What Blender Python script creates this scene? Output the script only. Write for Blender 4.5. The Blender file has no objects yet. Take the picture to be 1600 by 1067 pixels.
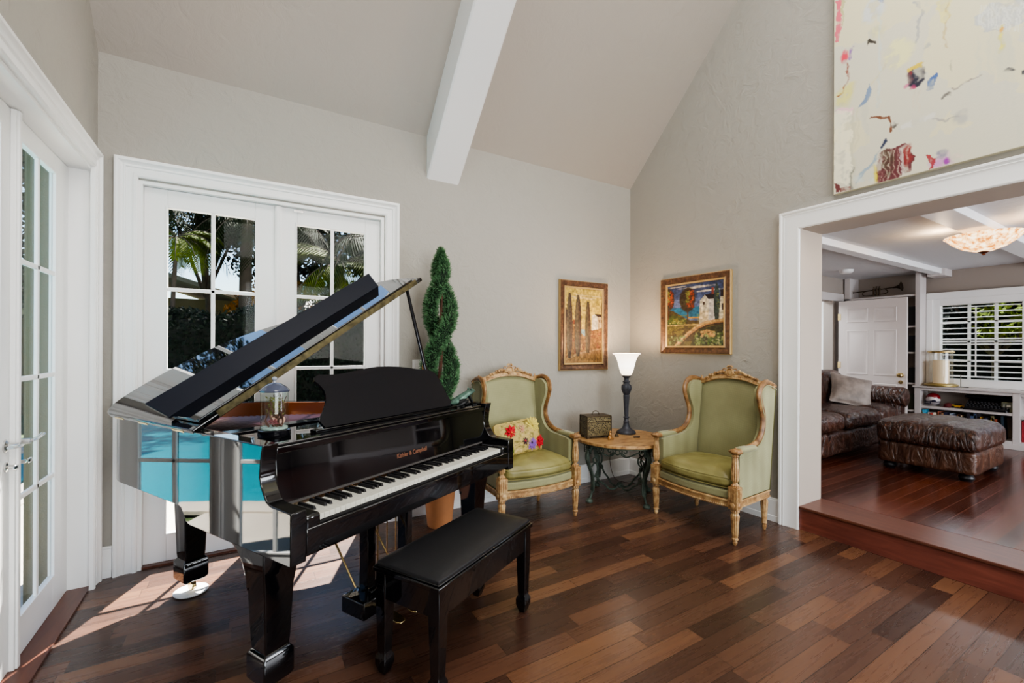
import bpy, bmesh, math, random
import numpy as np
from mathutils import Vector, Matrix
R = random.Random(7)
PI = math.pi
SC = bpy.context.scene
COL = SC.collection
sin, cos, rad = math.sin, math.cos, math.radians

# ------------------------------------------------------------------ materials
def srgb(r, g, b):
    f = lambda c: (c/255)/12.92 if c/255 <= .04045 else (((c/255)+.055)/1.055)**2.4
    return (f(r), f(g), f(b), 1)

class NT:
    def __init__(s, name):
        s.m = bpy.data.materials.new(name); s.m.use_nodes = True
        s.t = s.m.node_tree; s.t.nodes.clear()
        s.out = s.n('ShaderNodeOutputMaterial')
    def n(s, typ, **k):
        nd = s.t.nodes.new(typ)
        for a, v in k.items():
            if a.startswith('i_'):
                nd.inputs[a[2:].replace('_', ' ')].default_value = v
            else: setattr(nd, a, v)
        return nd
    def l(s, a, b): s.t.links.new(a, b)
    def math(s, op, a, b=None, c=None):
        nd = s.n('ShaderNodeMath', operation=op)
        for i, v in enumerate((a, b, c)):
            if v is None: continue
            if isinstance(v, (int, float)): nd.inputs[i].default_value = v
            else: s.l(v, nd.inputs[i])
        return nd.outputs[0]
    def ramp(s, fac, stops, interp='LINEAR'):
        nd = s.n('ShaderNodeValToRGB'); cr = nd.color_ramp; cr.interpolation = interp
        while len(cr.elements) < len(stops): cr.elements.new(.5)
        for e, (p, c) in zip(cr.elements, stops): e.position = p; e.color = c
        s.l(fac, nd.inputs[0]); return nd.outputs[0]
    def noise(s, vec, scale, detail=3, rough=.5, dist=0):
        nd = s.n('ShaderNodeTexNoise'); nd.inputs['Scale'].default_value = scale
        nd.inputs['Detail'].default_value = detail; nd.inputs['Roughness'].default_value = rough
        nd.inputs['Distortion'].default_value = dist
        if vec is not None: s.l(vec, nd.inputs['Vector'])
        return nd.outputs['Fac']
    def bump(s, h, strength, dist, bsdf, normal=None):
        b = s.n('ShaderNodeBump'); b.inputs['Strength'].default_value = strength
        b.inputs['Distance'].default_value = dist; s.l(h, b.inputs['Height'])
        s.l(b.outputs[0], bsdf.inputs['Normal']); return b
    def bsdf(s, color=None, rough=.5, metal=0, spec=.5, **k):
        b = s.n('ShaderNodeBsdfPrincipled')
        if color is not None and not hasattr(color, 'is_output'): b.inputs['Base Color'].default_value = color
        elif color is not None: s.l(color, b.inputs['Base Color'])
        if isinstance(rough, (int, float)): b.inputs['Roughness'].default_value = rough
        else: s.l(rough, b.inputs['Roughness'])
        b.inputs['Metallic'].default_value = metal
        b.inputs['Specular IOR Level'].default_value = spec
        for a, v in k.items(): b.inputs[a.replace('_', ' ')].default_value = v
        s.l(b.outputs[0], s.out.inputs[0]); return b
    def obj(s):
        return s.n('ShaderNodeTexCoord').outputs['Object']
    def pos(s):
        return s.n('ShaderNodeNewGeometry').outputs['Position']

def simple(name, color, rough=.5, metal=0, spec=.5, bump=0, bscale=40, var=0, vscale=5, bdist=.005, **k):
    s = NT(name); v = s.obj()
    col = color
    if var:
        f = s.noise(v, vscale, 4)
        c2 = tuple(max(0, c*(1-var)) for c in color[:3])+(1,)
        c3 = tuple(min(1, c*(1+var)) for c in color[:3])+(1,)
        col = s.ramp(f, [(.3, c2), (.7, c3)])
    b = s.bsdf(col, rough, metal, spec, **k)
    if bump: s.bump(s.noise(v, bscale, 5), bump, bdist, b)
    return s.m

M = {}
def wallmat(name, c, strength=.35):
    s = NT(name); v = s.pos()
    b = s.bsdf(c, .75, spec=.25)
    f = s.noise(v, 9, 6, .6, 1.2); g = s.noise(v, 2.2, 3, .5, 2.5)
    h = s.math('ADD', f, s.math('MULTIPLY', s.math('GREATER_THAN', g, .56), s.math('MULTIPLY', f, .6)))
    s.bump(h, strength, .012, b)
    return s.m
M['wall'] = wallmat('greige plaster', srgb(166, 162, 154), .6)
M['wall_dark'] = wallmat('taupe plaster', srgb(160, 150, 142), .15)
M['ceil'] = wallmat('ceiling plaster', srgb(180, 173, 165), .35)
M['ceil2'] = wallmat('textured ceiling paint', srgb(214, 214, 216), .55)
M['white'] = simple('white painted wood', srgb(242, 242, 241), .38)
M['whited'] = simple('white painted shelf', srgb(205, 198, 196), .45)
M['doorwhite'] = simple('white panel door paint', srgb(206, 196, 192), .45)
M['jamb'] = simple('greige jamb paint', srgb(176, 164, 152), .5)
M['beam'] = simple('white beam paint', srgb(238, 238, 240), .5)
M['stucco'] = simple('tan stucco', srgb(118, 108, 86), .9, bump=.5, bscale=120)
M['stucco_d'] = simple('olive stucco', srgb(96, 88, 62), .9)

def lacquer():
    s = NT('black piano lacquer')
    b = s.bsdf((.003, .003, .004, 1), .03, spec=.5)
    b.inputs['IOR'].default_value = 1.75
    h = s.noise(s.obj(), 3.2, 1)
    s.bump(h, .03, .02, b)
    return s.m
M['lacquer'] = lacquer()
M['lacquer2'] = simple('black satin lacquer', (.005, .005, .008, 1), .10, spec=.5)
M['blackkey'] = simple('black key wood', (.01, .01, .012, 1), .3)
M['ivory'] = simple('white key plastic', srgb(205, 203, 192), .3)
M['key_slot'] = simple('dark key bed felt', (.012, .01, .01, 1), .8)
M['leatherblack'] = simple('black bench leather', (.012, .012, .014, 1), .42, bump=.15, bscale=220)
M['brass'] = simple('polished brass', (.75, .58, .28, 1), .25, 1)
M['brassold'] = simple('aged brass strip', (.12, .10, .05, 1), .5, .7, var=.5, vscale=30)
M['steel'] = simple('brushed nickel', (.7, .69, .67, 1), .22, 1)
M['iron'] = simple('dark grey cast iron', srgb(60, 62, 70), .5, .2, bump=.4, bscale=90, var=.3, vscale=30)
M['verdi'] = simple('verdigris iron', srgb(74, 86, 76), .55, .25, bump=.4, bscale=120, var=.45, vscale=25)
M['innerrim'] = simple('amber rim veneer', srgb(122, 76, 48), .28, var=.15, vscale=3)
M['plate'] = simple('gilded iron plate', srgb(206, 164, 130), .4, .2)
M['string'] = simple('wound piano wire', srgb(84, 56, 66), .35, .5)
M['soundboard'] = simple('spruce soundboard', srgb(196, 150, 96), .4, var=.15)
M['gold'] = simple('gold lettering', srgb(120, 76, 54), .6, 0)
M['spiderwood'] = simple('golden carved wood', srgb(206, 132, 40), .35, var=.3, vscale=18)

def gildwood():
    s = NT('aged gilded wood'); v = s.obj()
    f = s.noise(v, 26, 5, .6); g = s.noise(v, 6, 3)
    c = s.ramp(f, [(.25, srgb(104, 70, 42)), (.45, srgb(168, 130, 86)), (.7, srgb(208, 178, 130))])
    b = s.bsdf(c, .42, .12)
    s.bump(f, .35, .004, b)
    return s.m
M['gild'] = gildwood()
def brownwood():
    s = NT('worn brown chair wood'); v = s.obj()
    f = s.noise(v, 18, 5, .6)
    c = s.ramp(f, [(.3, srgb(92, 62, 38)), (.55, srgb(146, 108, 68)), (.75, srgb(196, 160, 110))])
    s.bsdf(c, .4); return s.m
M['gildb'] = brownwood()
def weave(name, a, bcol, rough=.62, scale=260, sheen=.3, cscale=6):
    s = NT(name); v = s.obj()
    w1 = s.n('ShaderNodeTexWave', wave_type='BANDS', bands_direction='X'); w1.inputs['Scale'].default_value = scale/6.28
    w2 = s.n('ShaderNodeTexWave', wave_type='BANDS', bands_direction='Z'); w2.inputs['Scale'].default_value = scale/6.28
    w1.inputs['Distortion'].default_value = .6; w2.inputs['Distortion'].default_value = .6
    s.l(v, w1.inputs['Vector']); s.l(v, w2.inputs['Vector'])
    h = s.math('MULTIPLY', w1.outputs['Fac'], w2.outputs['Fac'])
    f = s.math('ADD', s.math('MULTIPLY', s.noise(v, cscale, 4), .8), s.math('MULTIPLY', h, .25))
    c = s.ramp(f, [(.3, a), (.75, bcol)])
    b = s.bsdf(c, rough, spec=.4); b.inputs['Sheen Weight'].default_value = sheen
    s.bump(h, .18, .002, b); return s.m
M['green'] = weave('olive green woven upholstery', srgb(132, 130, 92), srgb(164, 162, 122), cscale=3)
def satin():
    s = NT('olive satin cushion'); v = s.obj()
    f = s.noise(v, 3.2, 3, .5, 1.2)
    c = s.ramp(f, [(.3, srgb(118, 110, 62)), (.7, srgb(156, 150, 98))])
    b = s.bsdf(c, .4, spec=.5)
    s.bump(s.noise(v, 7, 2, .4, 1.5), .35, .02, b); return s.m
M['satin'] = satin()
def leather(name, dark, light, ws=9):
    s = NT(name); v = s.obj()
    mp = s.n('ShaderNodeMapping'); s.l(v, mp.inputs[0]); mp.inputs['Scale'].default_value = (1, 2.2, .8)
    n1 = s.noise(mp.outputs[0], ws, 4, .55, 1.8); n2 = s.noise(v, 60, 4)
    c = s.ramp(n1, [(.3, dark), (.72, light)])
    b = s.bsdf(c, .25, spec=.65)
    h = s.math('ADD', s.math('MULTIPLY', n1, 1.0), s.math('MULTIPLY', n2, .06))
    s.bump(h, .8, .035, b); return s.m
M['leather'] = leather('brown wrinkled leather', srgb(34, 19, 15), srgb(86, 54, 40))
M['leather2'] = leather('tan brown leather', srgb(50, 28, 20), srgb(104, 70, 52), 5)
M['greyfab'] = simple('silver taupe cushion fabric', srgb(138, 126, 118), .55, var=.35, vscale=9, bump=.4, bscale=14, bdist=.02)
M['terracotta'] = simple('terracotta pot', srgb(206, 142, 96), .7, var=.12)
M['soil'] = simple('soil', srgb(50, 38, 28), 1)
M['bark'] = simple('reddish brown trunk', srgb(92, 58, 46), .85, bump=.8, bscale=60, var=.3, vscale=20)
def leafmat(name, a, b_, trans=.25):
    s = NT(name)
    f = s.noise(s.obj(), 23, 3, .7)
    c = s.ramp(f, [(.3, a), (.7, b_)])
    b = s.bsdf(c, .8, spec=.12)
    return s.m
M['cypress'] = leafmat('topiary needles', srgb(34, 70, 44), srgb(118, 160, 116))
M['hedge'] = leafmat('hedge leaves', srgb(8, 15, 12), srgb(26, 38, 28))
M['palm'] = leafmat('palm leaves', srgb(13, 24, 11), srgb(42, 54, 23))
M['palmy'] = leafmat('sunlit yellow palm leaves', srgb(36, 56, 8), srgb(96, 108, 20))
M['tree'] = leafmat('tree leaves', srgb(18, 28, 14), srgb(54, 66, 34))
M['treeo'] = leafmat('orange croton leaves', srgb(110, 70, 20), srgb(170, 120, 30))
M['palmtrunk'] = simple('grey palm trunk', srgb(76, 66, 56), .9, bump=.8, bscale=40, var=.25, vscale=10)
M['rooftile'] = simple('pale roof', srgb(150, 146, 138), .8, var=.1)
M['patio'] = simple('pale travertine', srgb(206, 196, 182), .8, var=.1, vscale=3)
M['lawn'] = simple('lawn', srgb(60, 80, 40), .95, var=.3, vscale=3)
M['table_stone'] = None
def slab():
    s = NT('spalted wood top'); v = s.obj()
    mp = s.n('ShaderNodeMapping'); s.l(v, mp.inputs[0]); mp.inputs['Scale'].default_value = (2, 9, 4)
    f = s.noise(mp.outputs[0], 1.6, 6, .6, 2.5)
    c = s.ramp(f, [(.34, srgb(92, 58, 32)), (.42, srgb(160, 118, 74)), (.6, srgb(196, 158, 108)), (.8, srgb(176, 136, 92))])
    s.bsdf(c, .32); return s.m
M['slab'] = slab()
def frosted():
    s = NT('frosted lamp glass')
    e = s.n('ShaderNodeEmission'); e.inputs['Strength'].default_value = 2.6
    lw = s.n('ShaderNodeTexCoord').outputs['Object']
    sep = s.n('ShaderNodeSeparateXYZ'); s.l(lw, sep.inputs[0])
    c = s.ramp(s.math('MULTIPLY_ADD', sep.outputs[2], 5.5, .0), [(0, (1, .80, .56, 1)), (.5, (1, .93, .82, 1)), (1, (1, .82, .62, 1))])
    s.l(c, e.inputs['Color'])
    d = s.n('ShaderNodeBsdfPrincipled'); d.inputs['Base Color'].default_value = (.9, .88, .84, 1); d.inputs['Roughness'].default_value = .35
    a = s.n('ShaderNodeAddShader'); s.l(e.outputs[0], a.inputs[0]); s.l(d.outputs[0], a.inputs[1])
    s.l(a.outputs[0], s.out.inputs[0]); return s.m
M['frost'] = frosted()
def alabaster():
    s = NT('amber alabaster glass'); v = s.obj()
    f = s.noise(v, 26, 4, .7)
    c = s.ramp(f, [(.40, (.45, .16, .03, 1)), (.5, (.9, .5, .2, 1)), (.62, (1, .84, .58, 1))])
    e = s.n('ShaderNodeEmission'); e.inputs['Strength'].default_value = 2.6
    s.l(c, e.inputs['Color']); s.l(e.outputs[0], s.out.inputs[0]); return s.m
M['alab'] = alabaster()
def glass(name, tint=(1, 1, 1, 1), refl=.08, rough=0):
    s = NT(name)
    t = s.n('ShaderNodeBsdfTransparent'); t.inputs[0].default_value = tint
    g = s.n('ShaderNodeBsdfGlossy'); g.inputs['Roughness'].default_value = rough
    fr = s.n('ShaderNodeLayerWeight'); fr.inputs[0].default_value = .5
    mx = s.n('ShaderNodeMixShader'); s.l(s.math('MULTIPLY_ADD', s.math('POWER', fr.outputs['Facing'], 5.0), .3, refl*.1), mx.inputs[0])
    s.l(t.outputs[0], mx.inputs[1]); s.l(g.outputs[0], mx.inputs[2]); s.l(mx.outputs[0], s.out.inputs[0])
    return s.m
M['pane'] = glass('window pane glass', (.97, .98, .98, 1), .05)
M['jarglass'] = glass('terrarium glass', (.90, .94, .91, 1), .6, .02)
M['candleglass'] = glass('hurricane glass', (.9, .89, .87, 1), .8, .02)
M['wax'] = simple('cream candle wax', srgb(236, 216, 180), .5, Emission_Strength=.12, Emission_Color=(1, .8, .55, 1))
def water():
    s = NT('teal pool water')
    b = s.bsdf(srgb(24, 150, 168), .12, spec=.3)
    s.bump(s.noise(s.pos(), 4, 3), .15, .05, b); return s.m
M['water'] = water()
def vcol(name, rough=.5, bump=.2):
    s = NT(name); a = s.n('ShaderNodeVertexColor', layer_name='paint')
    b = s.bsdf(a.outputs[0], rough, spec=.35)
    s.bump(s.noise(s.obj(), 90, 4), bump, .003, b)
    return s.m
M['paint'] = vcol('oil paint on canvas')
def framemat():
    s = NT('bronze gold frame'); v = s.obj()
    f = s.noise(v, 30, 5, .7)
    c = s.ramp(f, [(.3, srgb(58, 40, 32)), (.55, srgb(104, 76, 58)), (.8, srgb(150, 114, 78))])
    s.bsdf(c, .35, .3); return s.m
M['frame'] = framemat()
M['framegold'] = simple('gilt frame lip', srgb(196, 166, 112), .35, .4)

def planks(name, stops, width, lmin, lrange, rough=(.22, .34), seam=.012, grain=.5, seamcol=(.012, .006, .004, 1)):
    s = NT(name); p = s.pos()
    sep = s.n('ShaderNodeSeparateXYZ'); s.l(p, sep.inputs[0]); x, y = sep.outputs[0], sep.outputs[1]
    yr = s.math('DIVIDE', y, width); row = s.math('FLOOR', yr); fy = s.math('FRACT', yr)
    w1 = s.n('ShaderNodeTexWhiteNoise', noise_dimensions='1D'); s.l(row, w1.inputs['W'])
    w2 = s.n('ShaderNodeTexWhiteNoise', noise_dimensions='1D'); s.l(s.math('ADD', row, 71.3), w2.inputs['W'])
    ln = s.math('MULTIPLY_ADD', w1.outputs[0], lrange, lmin)
    xr = s.math('ADD', s.math('DIVIDE', x, ln), s.math('MULTIPLY', w2.outputs[0], 13.7))
    seg = s.math('FLOOR', xr); fx = s.math('FRACT', xr)
    cv = s.n('ShaderNodeCombineXYZ'); s.l(row, cv.inputs[0]); s.l(seg, cv.inputs[1])
    wn = s.n('ShaderNodeTexWhiteNoise', noise_dimensions='2D'); s.l(cv.outputs[0], wn.inputs['Vector'])
    mp = s.n('ShaderNodeMapping'); s.l(p, mp.inputs[0]); mp.inputs['Scale'].default_value = (1.1, 16, 1)
    ofs = s.n('ShaderNodeVectorMath', operation='ADD'); s.l(mp.outputs[0], ofs.inputs[0])
    sc = s.n('ShaderNodeVectorMath', operation='SCALE'); s.l(wn.outputs['Color'], sc.inputs[0]); sc.inputs['Scale'].default_value = 40
    s.l(sc.outputs[0], ofs.inputs[1])
    gr = s.noise(ofs.outputs[0], 2.2, 6, .65, .8)
    fac = s.math('ADD', s.math('MULTIPLY', wn.outputs['Value'], .78), s.math('MULTIPLY', s.math('SUBTRACT', gr, .5), grain))
    base = s.ramp(fac, stops)
    dx = s.math('MULTIPLY', s.math('MINIMUM', fx, s.math('SUBTRACT', 1.0, fx)), ln)
    dy = s.math('MULTIPLY', s.math('MINIMUM', fy, s.math('SUBTRACT', 1.0, fy)), width)
    d = s.math('MINIMUM', dx, dy)
    sm = s.math('LESS_THAN', d, seam*width)
    mx = s.n('ShaderNodeMix', data_type='RGBA'); s.l(sm, mx.inputs[0]); s.l(base, mx.inputs[6]); mx.inputs[7].default_value = seamcol
    rr = s.math('MULTIPLY_ADD', gr, rough[1]-rough[0], rough[0])
    b = s.bsdf(mx.outputs[2], rr, spec=.62)
    hh = s.math('SUBTRACT', s.math('MULTIPLY', gr, .15), sm)
    s.bump(hh, .22, .002, b)
    return s.m
M['floor'] = planks('brazilian walnut planks', [(0, srgb(60, 40, 32)), (.35, srgb(80, 54, 42)), (.6, srgb(94, 64, 49)), (.8, srgb(112, 78, 56)), (.99, srgb(132, 94, 66))], .092, .38, .75)
M['floor2'] = planks('dark cherry planks', [(0, srgb(62, 28, 18)), (.5, srgb(84, 40, 26)), (1, srgb(106, 54, 34))], .088, 1.6, 1.6, rough=(.15, .24), seam=.022, seamcol=srgb(118, 74, 56))  # seams lighter than the boards, imitating the glint along the joints
def stepwood(name, c1, c2, ax=(8, 1, 8)):
    s = NT(name); v = s.pos()
    mp = s.n('ShaderNodeMapping'); s.l(v, mp.inputs[0]); mp.inputs['Scale'].default_value = ax
    f = s.noise(mp.outputs[0], 3, 5, .6, .6)
    s.bsdf(s.ramp(f, [(.3, c1), (.7, c2)]), .28); return s.m
M['riser'] = stepwood('red brown riser wood', srgb(96, 50, 42), srgb(130, 74, 60))
M['nosing'] = stepwood('dark nosing wood', srgb(82, 46, 34), srgb(104, 62, 46))

# ------------------------------------------------------------------ mesh builder
class MB:
    def __init__(s): s.b = bmesh.new()
    def face(s, vs):
        try: return s.b.faces.new(vs)
        except ValueError: return None
    def vs(s, pts): return [s.b.verts.new(p) for p in pts]
    def poly(s, pts): s.face(s.vs(pts)); return s
    def box(s, x0, x1, y0, y1, z0, z1, rot=None):
        v = [Vector((x, y, z)) for x in (x0, x1) for y in (y0, y1) for z in (z0, z1)]
        if rot is not None:
            c = Vector(((x0+x1)/2, (y0+y1)/2, (z0+z1)/2)); v = [c+rot@(p-c) for p in v]
        v = s.vs(v)
        for f in ((0, 1, 3, 2), (4, 6, 7, 5), (0, 4, 5, 1), (2, 3, 7, 6), (0, 2, 6, 4), (1, 5, 7, 3)): s.face([v[i] for i in f])
        return s
    def loft(s, rings, cap=True, closed=True):
        rr = [s.vs(r) for r in rings]
        n = len(rr[0])
        for a, b in zip(rr, rr[1:]):
            for i in range(n if closed else n-1):
                j = (i+1) % n; s.face([a[i], a[j], b[j], b[i]])
        if cap and closed: s.face(rr[0][::-1]); s.face(rr[-1])
        return s
    def sq(s, secs, c=(0, 0)):
        """square sections (hx, hy, z[, ox, oy])"""
        rings = []
        for q in secs:
            hx, hy, z = q[:3]; ox, oy = (q[3], q[4]) if len(q) > 3 else (0, 0)
            rings.append([(c[0]+ox+a*hx, c[1]+oy+b*hy, z) for a, b in ((-1, -1), (1, -1), (1, 1), (-1, 1))])
        return s.loft(rings)
    def lathe(s, prof, c=(0, 0, 0), n=20, flute=0, fl=0, mat=None):
        rings = []
        for r, z in prof:
            ring = []
            for i in range(n):
                a = 2*PI*i/n; q = r*(1-(fl if (flute and i % 2) else 0))
                p = Vector((q*cos(a), q*sin(a), z))
                if mat is not None: p = mat@p
                ring.append(p+Vector(c))
            rings.append(ring)
        return s.loft(rings)
    def tube(s, pts, r, n=8, closed=False, sx=1, up=None):
        P = [Vector(p) for p in pts]; m = len(P)
        rs = r if isinstance(r, (list, tuple)) else [r]*m
        rings = []; u = Vector(up) if up else None
        for i, p in enumerate(P):
            if closed: t = (P[(i+1) % m]-P[i-1])
            else: t = P[min(i+1, m-1)]-P[max(i-1, 0)]
            if t.length < 1e-9: t = Vector((0, 0, 1))
            t.normalize()
            if u is None:
                u = Vector((0, 0, 1)) if abs(t.z) < .9 else Vector((1, 0, 0))
            uu = (u-t*u.dot(t))
            if uu.length < 1e-6: uu = t.orthogonal()
            uu.normalize(); w = t.cross(uu)
            if not up: u = uu
            rings.append([p+(uu*cos(2*PI*k/n)*sx+w*sin(2*PI*k/n))*rs[i] for k in range(n)])
        if closed:
            rr = [s.vs(q) for q in rings]
            for i in range(m):
                a, b = rr[i], rr[(i+1) % m]
                for k in range(n): s.face([a[k], a[(k+1) % n], b[(k+1) % n], b[k]])
            return s
        return s.loft(rings)
    def prism(s, pts, axis, a0, a1):
        f = {'x': lambda p, a: (a, p[0], p[1]), 'y': lambda p, a: (p[0], a, p[1]), 'z': lambda p, a: (p[0], p[1], a)}[axis]
        A = s.vs([f(p, a0) for p in pts]); B = s.vs([f(p, a1) for p in pts]); n = len(pts)
        s.face(A[::-1]); s.face(B)
        for i in range(n): s.face([A[i], A[(i+1) % n], B[(i+1) % n], B[i]])
        return s
    def rbox(s, c, size, r, cuts=10, fn=None, rot=None):
        t = bmesh.new(); bmesh.ops.create_cube(t, size=2)
        bmesh.ops.subdivide_edges(t, edges=t.edges[:], cuts=cuts, use_grid_fill=True)
        hx, hy, hz = [q/2 for q in size]; r = min(r, hx*.999, hy*.999, hz*.999)
        mp = {}
        for v in t.verts:
            p = Vector((v.co.x*hx, v.co.y*hy, v.co.z*hz))
            # denser near the edges
            q = Vector([max(-h+r, min(h-r, k)) for k, h in zip(p, (hx, hy, hz))])
            d = p-q
            if d.length > 1e-7: p = q+d.normalized()*r
            if fn: p = Vector(fn(p, Vector((v.co.x, v.co.y, v.co.z))))
            if rot is not None: p = rot@p
            mp[v.index] = s.b.verts.new(p+Vector(c))
        for f in t.faces: s.face([mp[v.index] for v in f.verts])
        t.free(); return s
    def ell(s, c, r, n=12, m=8, rot=None):
        if isinstance(r, (int, float)): r = (r, r, r)
        rings = []
        for j in range(m+1):
            ph = -PI/2+PI*j/m; k = max(cos(ph), .02)
            ring = [Vector((r[0]*k*cos(2*PI*i/n), r[1]*k*sin(2*PI*i/n), r[2]*sin(ph))) for i in range(n)]
            if rot is not None: ring = [rot@p for p in ring]
            rings.append([p+Vector(c) for p in ring])
        return s.loft(rings)
    def strip(s, path, th, z0, z1, side=1):
        """wall of thickness th following an open path; z0 may be a list"""
        P = [Vector((p[0], p[1])) for p in path]; m = len(P)
        z0 = z0 if isinstance(z0, (list, tuple)) else [z0]*m
        rings = []
        for i, p in enumerate(P):
            t = P[min(i+1, m-1)]-P[max(i-1, 0)]; t.normalize(); nn = Vector((t.y, -t.x))*side
            q = p+nn*th
            rings.append([(p.x, p.y, z0[i]), (p.x, p.y, z1), (q.x, q.y, z1), (q.x, q.y, z0[i])])
        return s.loft(rings)
    def leaves(s, pts, size, aspect=.5, droop=0):
        for p in pts:
            a, b_ = R.uniform(0, 2*PI), R.uniform(-1, 1)
            d = Vector((cos(a)*math.sqrt(1-b_*b_), sin(a)*math.sqrt(1-b_*b_), b_)); e = d.orthogonal().normalized()
            e = Matrix.Rotation(R.uniform(0, PI), 3, d)@e
            L = size*R.uniform(.6, 1.3); W = L*aspect; p = Vector(p)
            s.poly([p-d*L/2, p+e*W/2, p+d*L/2, p-e*W/2])
        return s
    def xform(s, mat):
        for v in s.b.verts: v.co = mat@v.co
        return s
    def build(s, name, mat, parent=None, smooth=40, bevel=0, bseg=2):
        me = bpy.data.meshes.new(name)
        bmesh.ops.recalc_face_normals(s.b, faces=s.b.faces[:]); s.b.to_mesh(me); s.b.free()
        me.materials.append(mat)
        if smooth:
            me.shade_smooth(); me.set_sharp_from_angle(angle=rad(smooth))
        o = bpy.data.objects.new(name, me); COL.objects.link(o)
        if parent is not None: o.parent = parent
        if bevel:
            md = o.modifiers.new('bevel', 'BEVEL'); md.width = bevel; md.segments = bseg; md.limit_method = 'ANGLE'; md.angle_limit = rad(50)
            md.harden_normals = False
        return o

def tag(o, label=None, cat=None, group=None, kind=None):
    if label: o['label'] = label
    if cat: o['category'] = cat
    if group: o['group'] = group
    if kind: o['kind'] = kind
    return o
def thing(name, label, cat, loc=(0, 0, 0), rz=0, group=None, rot=None):
    o = bpy.data.objects.new(name, None); COL.objects.link(o); o.location = loc
    o.rotation_euler = rot if rot else (0, 0, rz); o.empty_display_size = .1
    return tag(o, label, cat, group)
def structure(name, label, loc=(0, 0, 0), cat='structure'):
    o = thing(name, label, cat, loc); o['kind'] = 'structure'; return o
def sbuild(mb, name, mat, label, cat, **k):
    o = mb.build(name, mat, None, **k); return tag(o, label, cat, None, 'structure')
def copytree(o, parent=None):
    c = o.copy(); COL.objects.link(c)
    if parent: c.parent = parent
    for ch in list(o.children): copytree(ch, c)
    return c
def catmull(P, n=8, closed=False):
    P = [Vector(p) for p in P]; out = []; m = len(P)
    for i in range(m if closed else m-1):
        g = (lambda k: P[k % m]) if closed else (lambda k: P[max(0, min(m-1, k))])
        p0, p1, p2, p3 = g(i-1), g(i), g(i+1), g(i+2)
        for j in range(n):
            t = j/n
            out.append(.5*((2*p1)+(p2-p0)*t+(2*p0-5*p1+4*p2-p3)*t*t+(3*p1-p0-3*p2+p3)*t**3))
    if not closed: out.append(P[-1])
    return out

# ================================================================== ROOM SHELL
XL, XR, YB, ZE = -.710, 3.512, 3.398, 3.008
YF = -3.4; RIDGE = .0; SL = 1.017
def zroof(y): return ZE+(YB-y)*SL if y > RIDGE else ZE+(YB-RIDGE)*SL-(RIDGE-y)*SL
F2 = .172                       # raised floor of the next room
sbuild(MB().box(XL-.2, XR, YF-.1, YB+.15, -.12, 0), 'floor', M['floor'], 'glossy dark walnut plank floor of the piano room', 'floor')
# back wall with french door opening
DX0, DX1, DZ = -.509, .896, 2.29
w = MB()
w.box(XL-.15, DX0-.02, YB, YB+.18, -.1, 3.3).box(DX1+.02, XR+.2, YB, YB+.18, -.1, 3.3).box(DX0-.02, DX1+.02, YB, YB+.18, DZ+.02, 3.3)
sbuild(w, 'wall_back', M['wall'], 'greige plastered back wall around the double french doors', 'wall', smooth=0)
# left wall with opening
LY0, LY1 = 1.945, 3.291
g = [(YF-.15, -.1), (LY0-.02, -.1), (LY0-.02, DZ+.02), (LY1+.02, DZ+.02), (LY1+.02, -.1), (YB+.18, -.1), (YB+.18, zroof(YB)+.3), (RIDGE, zroof(RIDGE)+.3), (YF-.15, zroof(YF)+.3)]
sbuild(MB().prism(g, 'x', XL-.16, XL), 'wall_left', M['wall'], 'greige gable wall at left holding the open-side french doors', 'wall', smooth=0)
# right wall with wide opening
OY0, OY1, OZ = -1.3, 1.716, 2.217
g = [(YF-.15, -.1), (OY0, -.1), (OY0, OZ), (OY1, OZ), (OY1, -.1), (YB+.18, -.1), (YB+.18, zroof(YB)+.3), (RIDGE, zroof(RIDGE)+.3), (YF-.15, zroof(YF)+.3)]
sbuild(MB().prism(g, 'x', XR, XR+.312), 'wall_right', M['wall'], 'greige gable wall at right with the wide cased opening', 'wall', smooth=0)
# front wall behind the viewer (with big window hole)
w = MB(); w.box(XL-.15, .0, YF-.15, YF, -.1, 3.4).box(2.9, XR+.2, YF-.15, YF, -.1, 3.4).box(0, 2.9, YF-.15, YF, 2.5, 3.4).box(0, 2.9, YF-.15, YF, -.1, .5)
sbuild(w, 'wall_front', M['wall'], 'plain greige wall behind the viewer', 'wall', smooth=0)
c = MB().prism([(YB+.18, zroof(YB)-.18*SL), (RIDGE, zroof(RIDGE)), (YF-.15, zroof(YF)-.15*SL), (YF-.15, zroof(YF)+.2), (RIDGE, zroof(RIDGE)+.4), (YB+.18, zroof(YB)+.3)], 'x', XL-.16, XR+.312)
sbuild(c, 'ceiling', M['ceil'], 'steep sloping plaster ceiling above the piano', 'ceiling', smooth=0)
# sloping beam: x 1.252-1.518 on the wall, underside .34 below the slope
bx0, bx1, bd = 1.252, 1.53, .335
def beampoly(x0, x1):
    ch = .012
    b = MB()
    secs = []
    for y in (YB, RIDGE+.05):
        zt = zroof(y)
        secs.append([(x0, y, zt+.05), (x0, y, zt-bd+ch), (x0+ch, y, zt-bd), (x1-ch, y, zt-bd), (x1, y, zt-bd+ch), (x1, y, zt+.05)])
    return b.loft(secs)
sbuild(beampoly(bx0, bx1), 'ceiling_beam', M['beam'], 'white painted beam running up the sloped ceiling', 'beam', smooth=0)

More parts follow.
